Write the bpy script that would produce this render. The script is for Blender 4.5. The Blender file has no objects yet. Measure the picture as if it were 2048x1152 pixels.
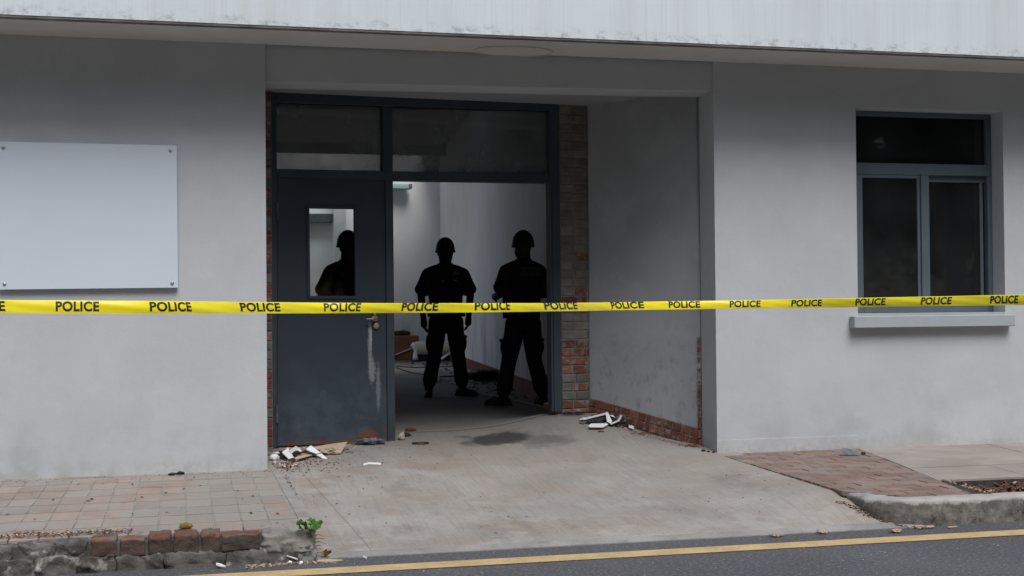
import bpy, bmesh, math, random
from mathutils import Vector, Matrix, noise, Euler
random.seed(7)
S = bpy.context.scene
COL = S.collection
rad = math.radians

# ------------------------------------------------------------------ camera
TH, FPX, RO, PT = rad(13.6), 2600.0, .0085, math.atan(37.4/2600)
CAM = Vector((0, -9.96, 1.40))
fw = Vector((math.sin(TH)*math.cos(PT), math.cos(TH)*math.cos(PT), math.sin(PT)))
_r0 = Vector((math.cos(TH), -math.sin(TH), 0)); _u0 = _r0.cross(fw)
rt = _r0*math.cos(RO) - _u0*math.sin(RO); up = _u0*math.cos(RO) + _r0*math.sin(RO)
cd = bpy.data.cameras.new('camera'); cam = bpy.data.objects.new('camera', cd); COL.objects.link(cam)
cam.matrix_world = Matrix(((rt.x, up.x, -fw.x, CAM.x), (rt.y, up.y, -fw.y, CAM.y), (rt.z, up.z, -fw.z, CAM.z), (0, 0, 0, 1)))
cd.sensor_width = 36; cd.lens = FPX/2048*36; cd.clip_end = 600; cd.clip_start = .1
S.camera = cam

# ------------------------------------------------------------------ light
W = bpy.data.worlds.new('World'); S.world = W; W.use_nodes = True
nt = W.node_tree; nt.nodes.clear()
sky = nt.nodes.new('ShaderNodeTexSky'); sky.sky_type = 'NISHITA'; sky.sun_disc = False
SUN_EL, SUN_AZ = 56, 170      # azimuth: clockwise from +Y
sky.sun_elevation = rad(SUN_EL); sky.sun_rotation = rad(SUN_AZ)
sky.dust_density = 3.5; sky.air_density = 1.0; sky.ozone_density = 1.0
hs = nt.nodes.new('ShaderNodeHueSaturation'); hs.inputs['Saturation'].default_value = .85
bg = nt.nodes.new('ShaderNodeBackground'); bg.inputs['Strength'].default_value = .06
wo = nt.nodes.new('ShaderNodeOutputWorld')
nt.links.new(sky.outputs[0], hs.inputs['Color']); nt.links.new(hs.outputs[0], bg.inputs[0]); nt.links.new(bg.outputs[0], wo.inputs[0])
sl = bpy.data.lights.new('sun', 'SUN'); sl.energy = 1.5; sl.angle = rad(34); sl.color = (1, .99, .975)
so = bpy.data.objects.new('sun', sl); COL.objects.link(so)
sdir = Vector((math.sin(rad(SUN_AZ))*math.cos(rad(SUN_EL)), math.cos(rad(SUN_AZ))*math.cos(rad(SUN_EL)), math.sin(rad(SUN_EL))))
so.rotation_euler = sdir.to_track_quat('Z', 'Y').to_euler(); so.location = (0, -20, 20)
S.view_settings.view_transform = 'Standard'; S.view_settings.look = 'None'
S.view_settings.exposure = .75; S.view_settings.gamma = 1
S.render.engine = 'CYCLES'
S.cycles.use_denoising = True; S.cycles.max_bounces = 8; S.cycles.diffuse_bounces = 5
S.cycles.transparent_max_bounces = 12; S.cycles.sample_clamp_indirect = 6

# ------------------------------------------------------------------ geometry of the view: where a sight line meets a real surface
def ray(x, y): return fw + rt*((x-1024)/FPX) + up*((576-y)/FPX)
def PY(x, y, Y):
    d = ray(x, y); return CAM + d*((Y-CAM.y)/d.y)
def PZ(x, y, Z):
    d = ray(x, y); return CAM + d*((Z-CAM.z)/d.z)
DA, DB = Vector((.58, .75, 0)), Vector((3.13, 1.2, 0))
DU = (DB-DA).normalized(); DN = Vector((DU.y, -DU.x, 0))     # DN points to the street
def PD(x, y, off=0.):
    d = ray(x, y); a = DA + DN*off
    t = (a-CAM).dot(DN)/d.dot(DN); return CAM + d*t
def lerp(a, b, t): return a + (b-a)*t
def interp(x, tab):
    if x <= tab[0][0]: return tab[0][1]
    for (a, va), (b, vb) in zip(tab, tab[1:]):
        if x <= b:
            t = (x-a)/(b-a); return va + (vb-va)*t
    return tab[-1][1]
def smooth(x, tab):
    if x <= tab[0][0]: return tab[0][1]
    for (a, va), (b, vb) in zip(tab, tab[1:]):
        if x <= b:
            t = (x-a)/(b-a); t = t*t*(3-2*t); return va + (vb-va)*t
    return tab[-1][1]
def hfloor(X, Y):                                            # the concrete: ramp up from the road, uneven at the doorway
    b = interp(Y, [(-2.64, 0.0), (-2.2, .035), (0, .19), (.75, .262), (1.5, .33), (2.6, .375), (20, .38)])
    b += .145*math.exp(-((X-3.3)/.62)**2 - ((Y-1.25)/.5)**2)
    if X > 3.3 and Y < .35:                                  # meets the pavers flush, then dips to the gutter
        e = interp(Y, [(-2.64, 0), (-2.52, .015), (-2.25, .10), (-2.0, .152), (0, .18), (.35, b)]); t = min(1, (X-3.3)/.8); b = max(b, lerp(b, e, t*t*(3-2*t)))
    return b + .004*noise.noise(Vector((X*.8, Y*.8, 3)))
def PF(x, y):                                                # sight line meets the concrete
    d = ray(x, y); t = 3.; p = None
    for i in range(2600):
        q = CAM + d*t
        if q.z <= hfloor(q.x, q.y): return q
        t += .012
    return q

# ------------------------------------------------------------------ materials
def NN(t, kind, **kw):
    n = t.nodes.new(kind)
    for k, v in kw.items(): setattr(n, k, v)
    return n
def rgb(c): return (c[0], c[1], c[2], 1)
class Mat:
    def __init__(s, name, col, rough=.8, var=.12, scale=3., detail=6, bump=.15, bscale=60., bdist=.01, metal=0, spec=.4, rnd=0., col2=None, c2lo=.5, c2hi=.7, c2scale=4., stretch=(1, 1, 1)):
        s.m = bpy.data.materials.new(name); s.m.use_nodes = True; t = s.t = s.m.node_tree; t.nodes.clear()
        s.out = NN(t, 'ShaderNodeOutputMaterial'); s.b = NN(t, 'ShaderNodeBsdfPrincipled'); t.links.new(s.b.outputs[0], s.out.inputs[0])
        s.b.inputs['Roughness'].default_value = rough; s.b.inputs['Metallic'].default_value = metal
        s.b.inputs['Specular IOR Level'].default_value = spec
        g = NN(t, 'ShaderNodeNewGeometry'); mp = NN(t, 'ShaderNodeMapping'); mp.inputs['Scale'].default_value = stretch
        t.links.new(g.outputs['Position'], mp.inputs[0]); s.pos = g.outputs['Position']; s.mpos = mp.outputs[0]; s.geo = g
        n = s.noise(scale, detail); s.c = s.mix(rgb([x*(1-var) for x in col]), rgb([min(1, x*(1+var)) for x in col]), s.ramp(n, .3, .7))
        if col2: s.c = s.mix(s.c, rgb(col2), s.ramp(s.noise(c2scale, 8, .62), c2lo, c2hi))
        if rnd:
            oi = NN(t, 'ShaderNodeObjectInfo'); mr = NN(t, 'ShaderNodeMapRange'); mr.inputs['To Min'].default_value = 1-rnd; mr.inputs['To Max'].default_value = 1+rnd
            t.links.new(oi.outputs['Random'], mr.inputs[0]); s.c = s.mix(s.c, mr.outputs[0], 1., 'MULTIPLY')
        s.h = None
        if bump: s.addbump(s.noise(bscale, 5), bump, bdist)
        s.fin()
    def fin(s):
        if hasattr(s.c, 'is_output'): s.t.links.new(s.c, s.b.inputs['Base Color'])
        return s
    def noise(s, scale, detail=5, rough=.55, vec=None, dist=0):
        n = NN(s.t, 'ShaderNodeTexNoise'); n.inputs['Scale'].default_value = scale; n.inputs['Detail'].default_value = detail
        n.inputs['Roughness'].default_value = rough; n.inputs['Distortion'].default_value = dist
        s.t.links.new(vec or s.mpos, n.inputs['Vector']); return n.outputs[0]
    def vec(s, scale, loc=(0, 0, 0)):
        m = NN(s.t, 'ShaderNodeMapping'); m.inputs['Scale'].default_value = scale; m.inputs['Location'].default_value = loc
        s.t.links.new(s.pos, m.inputs[0]); return m.outputs[0]
    def put(s, v, sock):
        if hasattr(v, 'is_output'): s.t.links.new(v, sock)
        else: sock.default_value = v
    def ramp(s, f, lo, hi, a=0., b=1.):
        r = NN(s.t, 'ShaderNodeMapRange'); r.interpolation_type = 'SMOOTHSTEP'
        for k, v in zip(('From Min', 'From Max', 'To Min', 'To Max'), (lo, hi, a, b)): r.inputs[k].default_value = v
        s.put(f, r.inputs['Value']); return r.outputs[0]
    def mix(s, a, b, f, mode='MIX'):
        m = NN(s.t, 'ShaderNodeMix', data_type='RGBA', blend_type=mode)
        s.put(f, m.inputs[0]); s.put(a, m.inputs[6]); s.put(b, m.inputs[7]); return m.outputs[2]
    def math(s, op, a, b=0.):
        m = NN(s.t, 'ShaderNodeMath', operation=op); s.put(a, m.inputs[0]); s.put(b, m.inputs[1]); return m.outputs[0]
    def sep(s, vec=None):
        n = NN(s.t, 'ShaderNodeSeparateXYZ'); s.t.links.new(vec or s.pos, n.inputs[0]); return n.outputs
    def blob(s, c, r, wob=.35, nscale=6., lo=.6, hi=1.1):      # a stain with a shape of its own
        m = NN(s.t, 'ShaderNodeMapping'); m.vector_type = 'POINT'
        m.inputs['Scale'].default_value = [1/x for x in r]; m.inputs['Location'].default_value = [-c[i]/r[i] for i in range(3)]
        s.t.links.new(s.pos, m.inputs[0])
        l = NN(s.t, 'ShaderNodeVectorMath', operation='LENGTH'); s.t.links.new(m.outputs[0], l.inputs[0])
        n = s.noise(nscale, 6, .65, vec=s.pos)
        d = s.math('ADD', l.outputs['Value'], s.math('MULTIPLY', s.math('SUBTRACT', n, .5), wob*4))
        return s.ramp(d, lo, hi, 1., 0.)
    def over(s, col, f): s.c = s.mix(s.c, rgb(col), f); return s.fin()
    def addbump(s, h, strength, dist=.01):
        bp = NN(s.t, 'ShaderNodeBump'); bp.inputs['Strength'].default_value = strength; bp.inputs['Distance'].default_value = dist
        s.put(h, bp.inputs['Height'])
        if s.h: s.t.links.new(s.h, bp.inputs['Normal'])
        s.h = bp.outputs[0]; s.t.links.new(s.h, s.b.inputs['Normal'])

def zband(m, lo, hi): return m.ramp(m.sep()[2], lo, hi, 1., 0.)

plaster = Mat('wall_plaster', (.492, .521, .554), .9, .045, 1.3, 5, .3, 120, .004)
d = plaster.math('MULTIPLY', zband(plaster, .2, 1.0), plaster.ramp(plaster.noise(2.2, 8, .6), .42, .72))
plaster.over((.355, .37, .38), plaster.math('MULTIPLY', d, .75))
plaster.over((.36, .355, .34), plaster.math('MULTIPLY', plaster.math('MULTIPLY', zband(plaster, .2, .34), plaster.ramp(plaster.noise(9, 8, .7), .4, .65)), .6))
plaster.over((.46, .475, .49), plaster.math('MULTIPLY', plaster.ramp(plaster.noise(1.1, 6, .6, vec=plaster.vec((6, 6, .35))), .5, .75), .25))
plaster.over((.43, .445, .475), plaster.math('MULTIPLY', plaster.ramp(plaster.noise(1.7, 9, .7, vec=plaster.vec((1, 1, 1.3), (2, 5, 9))), .48, .66), .3))
plaster.over((.55, .58, .62), plaster.math('MULTIPLY', plaster.ramp(plaster.noise(2.6, 9, .7, vec=plaster.vec((1, 1, 1.3), (7, 5, 3))), .54, .66), .3))
plaster.over((.40, .42, .43), plaster.math('MULTIPLY', plaster.ramp(plaster.noise(75, 4, .7), .56, .70), .35))
plaster.addbump(plaster.noise(14, 6, .6), .25, .008)
fascia_m = Mat('fascia_paint', (.685, .755, .805), .85, .03, 1.5, 5, .1, 100, .003)
fascia_m.over((.47, .49, .49), fascia_m.math('MULTIPLY', fascia_m.ramp(fascia_m.noise(3, 5, .6, vec=fascia_m.vec((22, 22, .3))), .48, .8), .3))
fascia_m.over((.52, .54, .54), fascia_m.math('MULTIPLY', fascia_m.ramp(fascia_m.noise(1.2, 4, .6, vec=fascia_m.vec((2.2, 1, .15))), .5, .72), .4))
fascia_m.over((.14, .14, .13), fascia_m.math('MULTIPLY', fascia_m.ramp(fascia_m.sep()[2], 3.385, 3.50, 1, 0), fascia_m.ramp(fascia_m.noise(5, 8, .75, vec=fascia_m.vec((2, 2, 3))), .46, .78)))
fascia_m.addbump(fascia_m.noise(4, 3, .5, vec=fascia_m.vec((60, 60, 1.))), .35, .004)
soffit_m = Mat('soffit_paint', (.60, .585, .57), .9, .05, 2., 5, .15, 60, .004)
drip_m = Mat('drip_edge_concrete', (.15, .145, .135), .95, .3, 8, 8, .4, 40, .006)
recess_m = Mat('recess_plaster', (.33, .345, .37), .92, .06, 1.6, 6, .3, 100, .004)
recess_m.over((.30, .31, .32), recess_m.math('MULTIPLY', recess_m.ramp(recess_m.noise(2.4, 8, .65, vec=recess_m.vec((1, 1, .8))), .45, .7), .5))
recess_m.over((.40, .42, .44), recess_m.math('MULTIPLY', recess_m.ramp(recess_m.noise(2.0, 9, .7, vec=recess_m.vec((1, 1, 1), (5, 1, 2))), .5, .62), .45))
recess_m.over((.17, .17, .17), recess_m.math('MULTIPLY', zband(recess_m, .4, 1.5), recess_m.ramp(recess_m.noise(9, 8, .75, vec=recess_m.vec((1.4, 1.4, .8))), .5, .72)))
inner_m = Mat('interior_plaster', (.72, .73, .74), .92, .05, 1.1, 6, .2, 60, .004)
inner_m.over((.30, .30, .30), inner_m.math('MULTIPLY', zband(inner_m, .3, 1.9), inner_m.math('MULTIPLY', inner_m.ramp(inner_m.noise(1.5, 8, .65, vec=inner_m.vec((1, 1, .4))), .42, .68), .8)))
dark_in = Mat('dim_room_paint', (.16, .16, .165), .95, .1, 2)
ceil_in = Mat('interior_ceiling', (.42, .41, .40), .95, .08, 2)

conc = Mat('driveway_concrete', (.300, .286, .266), .9, .12, 1.4, 7, .35, 90, .004)
conc.over((.29, .24, .20), conc.math('MULTIPLY', conc.ramp(conc.noise(1.2, 7, .6, vec=conc.vec((1, 1.2, 1), (3, 2, 0))), .46, .62), .55))
conc.over((.36, .36, .35), conc.math('MULTIPLY', conc.ramp(conc.noise(2.0, 8, .65, vec=conc.vec((1, .7, 1), (9, 4, 0))), .52, .68), .55))
conc.over((.155, .15, .145), conc.math('MULTIPLY', conc.ramp(conc.noise(2.2, 9, .75, vec=conc.vec((1.1, .6, 1), (1, 7, 0))), .52, .70), .6))
st = conc.noise(5, 4, .6, vec=conc.vec((9, .55, 1)), dist=.25)
conc.over((.19, .185, .18), conc.math('MULTIPLY', conc.ramp(st, .5, .7), .4))
conc.over((.42, .41, .39), conc.math('MULTIPLY', conc.ramp(conc.noise(70, 3, .6), .58, .72), .45))
conc.over((.12, .115, .11), conc.math('MULTIPLY', conc.ramp(conc.noise(60, 3, .6), .60, .72), .55))
# grime and indoor shade painted into the floor, easing toward the far end
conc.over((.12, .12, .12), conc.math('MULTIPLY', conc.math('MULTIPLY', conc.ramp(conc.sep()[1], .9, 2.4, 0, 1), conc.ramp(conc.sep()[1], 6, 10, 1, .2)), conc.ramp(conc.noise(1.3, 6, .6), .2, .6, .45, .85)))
fb = conc.noise(1, 4, .6, vec=conc.vec((42, 1.6, 1), (3, 0, 0)), dist=.1)
conc.over((.17, .165, .16), conc.math('MULTIPLY', conc.ramp(fb, .52, .72), .2))
conc.over((.40, .395, .385), conc.math('MULTIPLY', conc.ramp(fb, .46, .30), .2))
conc.over((.25, .19, .15), conc.math('MULTIPLY', conc.math('MULTIPLY', conc.ramp(conc.noise(1.9, 8, .62, vec=conc.vec((1, 1.3, 1), (1, 3, 0))), .5, .6), conc.ramp(conc.sep()[0], 1.2, 2.6, 1, .25)), .55))
conc.over((.40, .395, .38), conc.math('MULTIPLY', conc.math('MULTIPLY', conc.ramp(conc.noise(3.1, 9, .7, vec=conc.vec((1, 1, 1), (8, 3, 0))), .5, .6), conc.ramp(conc.sep()[1], -2.6, -.6, 1, .15)), .45))
ln = conc.math('ABSOLUTE', conc.math('SUBTRACT', conc.math('ADD', conc.sep()[0], conc.math('MULTIPLY', conc.sep()[1], .09)), .735))
conc.over((.13, .12, .11), conc.math('MULTIPLY', conc.ramp(ln, .002, .006, 1, 0), conc.math('MULTIPLY', conc.ramp(conc.sep()[1], .2, .1, 0, 1), .6)))
conc.over((.13, .128, .125), conc.math('MULTIPLY', conc.ramp(conc.math('ADD', conc.sep()[1], conc.math('MULTIPLY', conc.noise(1.4, 7, .65), 1.6)), 0.2, 1.9, 0, 1), .5))  # recess shade and grey dirt painted together, darkening toward the door
sp = PF(985, 880); conc.over((.045, .043, .042), conc.math('MULTIPLY', conc.blob(tuple(sp), (.40, .28, 1), .5, 3.2, .5, 1.05), 1.0))
sp = PF(1085, 884); conc.over((.075, .07, .068), conc.math('MULTIPLY', conc.blob(tuple(sp), (.32, .20, 1), .6, 4, .3, 1.0), .6))
conc.addbump(fb, .3, .003)
apron = Mat('apron_concrete', (.30, .295, .285), .9, .15, 3, 7, .4, 90, .004, col2=(.22, .215, .21), c2scale=5)
apron.over((.10, .10, .10), apron.math('MULTIPLY', apron.ramp(apron.noise(70, 2), .6, .72), .6))
asph = Mat('asphalt', (.096, .102, .114), .85, .12, .9, 5, .9, 170, .010)
asph.over((.30, .30, .31), asph.math('MULTIPLY', asph.ramp(asph.noise(48, 5, .8), .54, .62), .85))
asph.over((.030, .031, .034), asph.ramp(asph.noise(50, 4, .7, vec=asph.vec((1, 1, 1), (5, 5, 5))), .56, .66))
asph.over((.15, .15, .155), asph.math('MULTIPLY', asph.ramp(asph.noise(1.7, 6, .6), .5, .75), .3))
yel = Mat('yellow_road_paint', (.54, .395, .20), .8, .12, 6, 7, .6, 170, .008)
yel.over((.13, .125, .12), yel.math('MULTIPLY', yel.ramp(yel.noise(45, 6, .75), .56, .66), .7))
yel.over((.62, .52, .34), yel.math('MULTIPLY', yel.ramp(yel.noise(14, 6, .6), .5, .7), .4))
tile_m = Mat('sidewalk_tile', (.312, .245, .212), .9, .14, 3, 7, .35, 90, .004, rnd=.08, col2=(.285, .265, .245), c2lo=.36, c2hi=.56, c2scale=2.1)
tile_m.over((.20, .18, .165), tile_m.math('MULTIPLY', tile_m.ramp(tile_m.noise(70, 3), .6, .72), .5))
tile_m.over((.33, .315, .295), tile_m.math('MULTIPLY', tile_m.ramp(tile_m.noise(5, 7, .65), .5, .72), .45))
grout_m = Mat('sidewalk_grout', (.285, .275, .26), .95, .15, 5, 7, .4, 90, .004)
paver_m = Mat('red_paver', (.215, .15, .13), .9, .16, 5, 7, .4, 90, .004, rnd=.16, col2=(.215, .19, .175), c2lo=.45, c2hi=.66, c2scale=3.2)
paver_m.over((.17, .14, .13), paver_m.math('MULTIPLY', paver_m.ramp(paver_m.noise(70, 3), .58, .72), .5))
joint_m = Mat('paver_joint_dirt', (.055, .048, .042), .98, .3, 20, 6, .5, 60, .006)
slab_m = Mat('sidewalk_slab', (.305, .275, .252), .9, .12, 2.2, 7, .35, 90, .004, rnd=.04, col2=(.27, .22, .195), c2lo=.5, c2hi=.7, c2scale=2.)
slab_m.over((.19, .18, .17), slab_m.math('MULTIPLY', slab_m.ramp(slab_m.noise(70, 3), .6, .72), .5))
brick_m = Mat('red_brick', (.175, .062, .043), .9, .25, 12, 7, .5, 70, .006, rnd=.32, col2=(.22, .205, .19), c2lo=.50, c2hi=.64, c2scale=15)
pbrick_m = Mat('grey_coated_brick', (.135, .13, .125), .92, .2, 10, 7, .5, 60, .006, rnd=.22, col2=(.17, .12, .105), c2lo=.62, c2hi=.74, c2scale=14)
mortar_m = Mat('mortar', (.17, .167, .16), .95, .15, 12, 6, .5, 60, .006)
kstone_m = Mat('old_kerb_stone', (.115, .108, .10), .95, .35, 9, 8, .7, 50, .012, rnd=.2, col2=(.36, .355, .34), c2lo=.53, c2hi=.66, c2scale=11)
kstone_m.over((.035, .033, .03), kstone_m.math('MULTIPLY', kstone_m.ramp(kstone_m.noise(6, 8, .7, vec=kstone_m.vec((1, 1, 1), (4, 2, 1))), .52, .66), .85))
kbrick_m = Mat('old_kerb_brick', (.205, .09, .062), .93, .3, 9, 8, .7, 50, .012, rnd=.2, col2=(.15, .13, .12), c2lo=.48, c2hi=.60, c2scale=10)
kbrick_m.over((.04, .035, .032), kbrick_m.math('MULTIPLY', kbrick_m.ramp(kbrick_m.noise(8, 8, .7, vec=kbrick_m.vec((1, 1, 1), (4, 2, 1))), .54, .66), .85))
kbrick_m.over((.055, .05, .045), kbrick_m.math('MULTIPLY', kbrick_m.ramp(kbrick_m.math('ADD', kbrick_m.sep()[2], kbrick_m.math('MULTIPLY', kbrick_m.noise(14, 6, .65), .05)), .178, .188, 1, 0), .8))
klump_m = Mat('kerb_concrete_lump', (.27, .262, .248), .95, .2, 8, 8, .6, 60, .01, col2=(.13, .12, .11), c2lo=.54, c2hi=.70, c2scale=7)
kerb_m = Mat('kerb_concrete', (.37, .365, .35), .93, .15, 6, 8, .5, 70, .008)
nz = kerb_m.math('ADD', kerb_m.sep()[2], kerb_m.math('MULTIPLY', kerb_m.noise(6, 9, .75), .13))
kerb_m.over((.115, .105, .095), kerb_m.math('MULTIPLY', kerb_m.ramp(nz, .195, .215, 1, 0), kerb_m.ramp(kerb_m.noise(16, 8, .75), .3, .62, .55, 1)))
kerb_m.over((.045, .042, .04), kerb_m.math('MULTIPLY', kerb_m.ramp(nz, .19, .215, 1, 0), kerb_m.ramp(kerb_m.noise(11, 8, .75, vec=kerb_m.vec((1, 1, 1), (3, 1, 7))), .52, .66)))
bed_mat = Mat('mortar_bed', (.10, .095, .088), .95, .3, 9, 8, .6, 40, .01)
soil_m = Mat('soil', (.05, .035, .028), .98, .3, 20, 8, .6, 50, .01)
mulch_m = Mat('bark_mulch', (.085, .045, .032), .95, .5, 60, 4, .3, 90, .004, rnd=.0)
frame_m = Mat('frame_paint', (.034, .047, .062), .5, .12, 4, 6, .1, 40, .003)
frame_m.over((.065, .078, .09), frame_m.math('MULTIPLY', frame_m.ramp(frame_m.noise(6, 7, .65, vec=frame_m.vec((1, 1, .3))), .55, .75), .5))
door_m = Mat('door_paint', (.024, .037, .053), .55, .12, 2, 6, .08, 30, .003)
wframe_m = Mat('window_frame_paint', (.095, .125, .150), .5, .07, 4, 6, .06, 40, .003)
seal_m = Mat('rubber_seal', (.01, .01, .01), .6, .1)
brass = Mat('worn_lock_metal', (.33, .29, .23), .45, .25, 30, 5, .2, 60, .002, metal=.7)
steel = Mat('screw_steel', (.45, .44, .42), .4, .2, 30, 5, .2, 60, .002, metal=.8)
hinge_m = Mat('hinge_metal', (.09, .10, .11), .55, .3, 20, 5, .2, 60, .002)
signm = Mat('blank_board_paint', (.585, .665, .755), .55, .015, 1.2, 4, .03, 30, .002)
sill_m = Mat('sill_paint', (.37, .41, .45), .85, .05, 3, 6, .2, 80, .003)
sill_m.over((.42, .38, .33), sill_m.math('MULTIPLY', sill_m.ramp(sill_m.sep()[2], 1.302, 1.318), sill_m.ramp(sill_m.noise(8, 6), .3, .6)))
tape_m = Mat('yellow_tape_plastic', (.90, .78, .018), .35, .03, 5, 4, .05, 40, .002, spec=.5)
ink_m = Mat('tape_ink', (.018, .017, .010), .5, .1, 30)
ink_m.over((.70, .58, .03), ink_m.math('MULTIPLY', ink_m.ramp(ink_m.noise(55, 5, .7, vec=ink_m.vec((1, 1, .6))), .60, .72), .5))
cloth_m = Mat('dark_uniform_cloth', (.017, .017, .019), .9, .15, 20, 5, .3, 200, .002, spec=.15)
vest_m = Mat('dark_vest_cloth', (.010, .010, .011), .85, .15, 20, 5, .3, 200, .002, spec=.2)
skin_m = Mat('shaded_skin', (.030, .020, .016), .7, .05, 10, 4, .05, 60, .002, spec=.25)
helmet_m = Mat('dark_helmet_shell', (.008, .008, .009), .65, .05, 10, 3, .05, 40, .001, spec=.25)
boot_m = Mat('dark_boot_leather', (.013, .012, .011), .6, .1, 10, 3, .2, 80, .002, spec=.3)
tan_boot = Mat('scuffed_boot_leather', (.05, .04, .032), .7, .25, 20, 5, .2, 80, .002)
badge_m = Mat('faded_patch', (.16, .155, .15), .8, .5, 150, 2, 0)
white_m = Mat('white_board', (.68, .70, .73), .7, .04, 6, 5, .1, 30, .003)
white_m2 = Mat('white_porcelain', (.82, .82, .82), .4, .03, 6)
ply_m = Mat('raw_board', (.40, .32, .24), .9, .15, 6, 6, .2, 60, .003, stretch=(1, 8, 1))
black_m = Mat('black_rubber', (.015, .015, .015), .6, .2, 20)
dark_paper = Mat('dark_torn_board', (.022, .022, .024), .85, .3, 20, 5, .2, 60, .003)
grey_cloth = Mat('grey_rag_cloth', (.13, .15, .18), .9, .3, 20, 5, .3, 60, .003)
cab_m = Mat('brown_cabinet_board', (.26, .10, .05), .6, .12, 8, 5, .05, 60, .002)
roll_m = Mat('cream_roll_cover', (.62, .60, .50), .6, .05, 8)
yfold = Mat('yellow_soiled_cloth', (.22, .16, .02), .85, .4, 14, 6, .3, 50, .003, col2=(.02, .02, .02), c2lo=.5, c2hi=.56, c2scale=9)
bandage = Mat('orange_carton', (.58, .30, .04), .7, .1, 10)
lampm = Mat('green_glass_cover', (.28, .42, .38), .35, .05, 5)
leaf_m = Mat('green_weed_leaf', (.06, .16, .02), .6, .25, 30, 4, .1, 60, .002)
stem_m = Mat('weed_stem', (.22, .30, .11), .7, .15, 40)
litter_m = Mat('brown_litter', (.14, .065, .035), .9, .5, 90, 3, 0)
chip_m = Mat('wood_chip', (.46, .36, .25), .85, .12, 40)
pale_crumb = Mat('pale_crumbs', (.42, .33, .27), .9, .4, 90, 3, 0)
crumb_dk = Mat('dark_crumbs', (.035, .028, .024), .9, .4, 90, 3, 0)
bark_m = Mat('tree_bark', (.10, .08, .06), .95, .25, 8, 7, .6, 20, .02)
crown_m = Mat('tree_leaves', (.045, .085, .025), .7, .35, 1.4, 4, 0)
grass_m = Mat('verge_grass', (.07, .10, .035), .95, .25, 2, 7, .5, 30, .02)
basered = Mat('red_skirting', (.16, .06, .045), .9, .2, 5, 6, .3, 50, .004)
vanm = Mat('white_van_paint', (.7, .7, .7), .35, .02)
tyre_m = Mat('tyre_rubber', (.02, .02, .02), .8, .1)
# door scuffs, dribble and rust, with a tone paler toward the bottom
def blobpx(m, x, y, rx, rz, **k):
    p = PD(x, y); return m.blob(tuple(p), (rx, .5, rz), **k)
sc = door_m.math('MULTIPLY', door_m.ramp(door_m.sep()[2], .35, 1.15, 1, 0), door_m.ramp(door_m.noise(4, 9, .72), .38, .62))
door_m.over((.085, .115, .145), door_m.math('MULTIPLY', sc, .7))
door_m.over((.16, .185, .205), door_m.math('MULTIPLY', door_m.math('MULTIPLY', door_m.ramp(door_m.sep()[2], .45, .95, 1, 0), door_m.ramp(door_m.noise(9, 9, .75, vec=door_m.vec((1, 1, .6), (3, 3, 1))), .56, .72)), .7))
door_m.over((.036, .052, .070), door_m.math('MULTIPLY', door_m.ramp(door_m.sep()[2], .5, 2.0, 1, 0), .5))
for (x, y, rx, rz, c, f) in [(740, 690, .020, .22, (.25, .28, .31), .7), (744, 740, .035, .13, (.25, .28, .31), .65), (757, 775, .022, .22, (.17, .19, .21), .7), (742, 672, .012, .12, (.34, .36, .38), .8)]:
    door_m.over(c, door_m.math('MULTIPLY', blobpx(door_m, x, y, rx, rz, wob=.38, nscale=34, lo=.5, hi=1.1), f))
door_m.over((.16, .055, .02), door_m.math('MULTIPLY', blobpx(door_m, 738, 876, .10, .095, wob=.28, nscale=18, lo=.5, hi=1.15), .9))
door_m.over((.13, .05, .025), door_m.math('MULTIPLY', door_m.ramp(door_m.sep()[2], .285, .335, 1, 0), door_m.ramp(door_m.noise(9, 8, .7), .35, .6)))
rp = PD(771, 700)
door_m.over((.12, .05, .025), door_m.math('MULTIPLY', door_m.ramp(door_m.sep()[0], rp.x-.018, rp.x-.004), door_m.math('MULTIPLY', door_m.ramp(door_m.noise(6, 8, .7), .45, .6), door_m.ramp(door_m.sep()[2], .5, 1.3, 1, 0))))

def glass(name, tint, dirt=.0, ior=1.45):
    m = bpy.data.materials.new(name); m.use_nodes = True; t = m.node_tree; t.nodes.clear()
    o = NN(t, 'ShaderNodeOutputMaterial'); tr = NN(t, 'ShaderNodeBsdfTransparent'); gl = NN(t, 'ShaderNodeBsdfGlossy'); mx = NN(t, 'ShaderNodeMixShader'); fr = NN(t, 'ShaderNodeFresnel')
    tr.inputs[0].default_value = rgb(tint); gl.inputs['Roughness'].default_value = .03; fr.inputs[0].default_value = ior
    t.links.new(fr.outputs[0], mx.inputs[0]); t.links.new(tr.outputs[0], mx.inputs[1]); t.links.new(gl.outputs[0], mx.inputs[2])
    last = mx.outputs[0]
    if dirt:
        df = NN(t, 'ShaderNodeBsdfDiffuse'); df.inputs[0].default_value = (.22, .24, .25, 1); m2 = NN(t, 'ShaderNodeMixShader')
        n = NN(t, 'ShaderNodeTexNoise'); n.inputs['Scale'].default_value = 3; n.inputs['Detail'].default_value = 8
        g = NN(t, 'ShaderNodeNewGeometry'); t.links.new(g.outputs['Position'], n.inputs[0])
        r = NN(t, 'ShaderNodeMapRange'); r.inputs['From Min'].default_value = .1; r.inputs['From Max'].default_value = .8; r.inputs['To Max'].default_value = dirt
        t.links.new(n.outputs[0], r.inputs[0]); t.links.new(r.outputs[0], m2.inputs[0]); t.links.new(last, m2.inputs[1]); t.links.new(df.outputs[0], m2.inputs[2]); last = m2.outputs[0]
    t.links.new(last, o.inputs[0])
    class G: pass
    g = G(); g.m = m; return g
clear_g = glass('clear_glass', (.86, .90, .89), 0, 1.3)
tint_g = glass('grimy_tinted_glass', (.40, .40, .40), .58)
win_g = glass('dark_window_glass', (.42, .44, .45), .11, 1.42)

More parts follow.
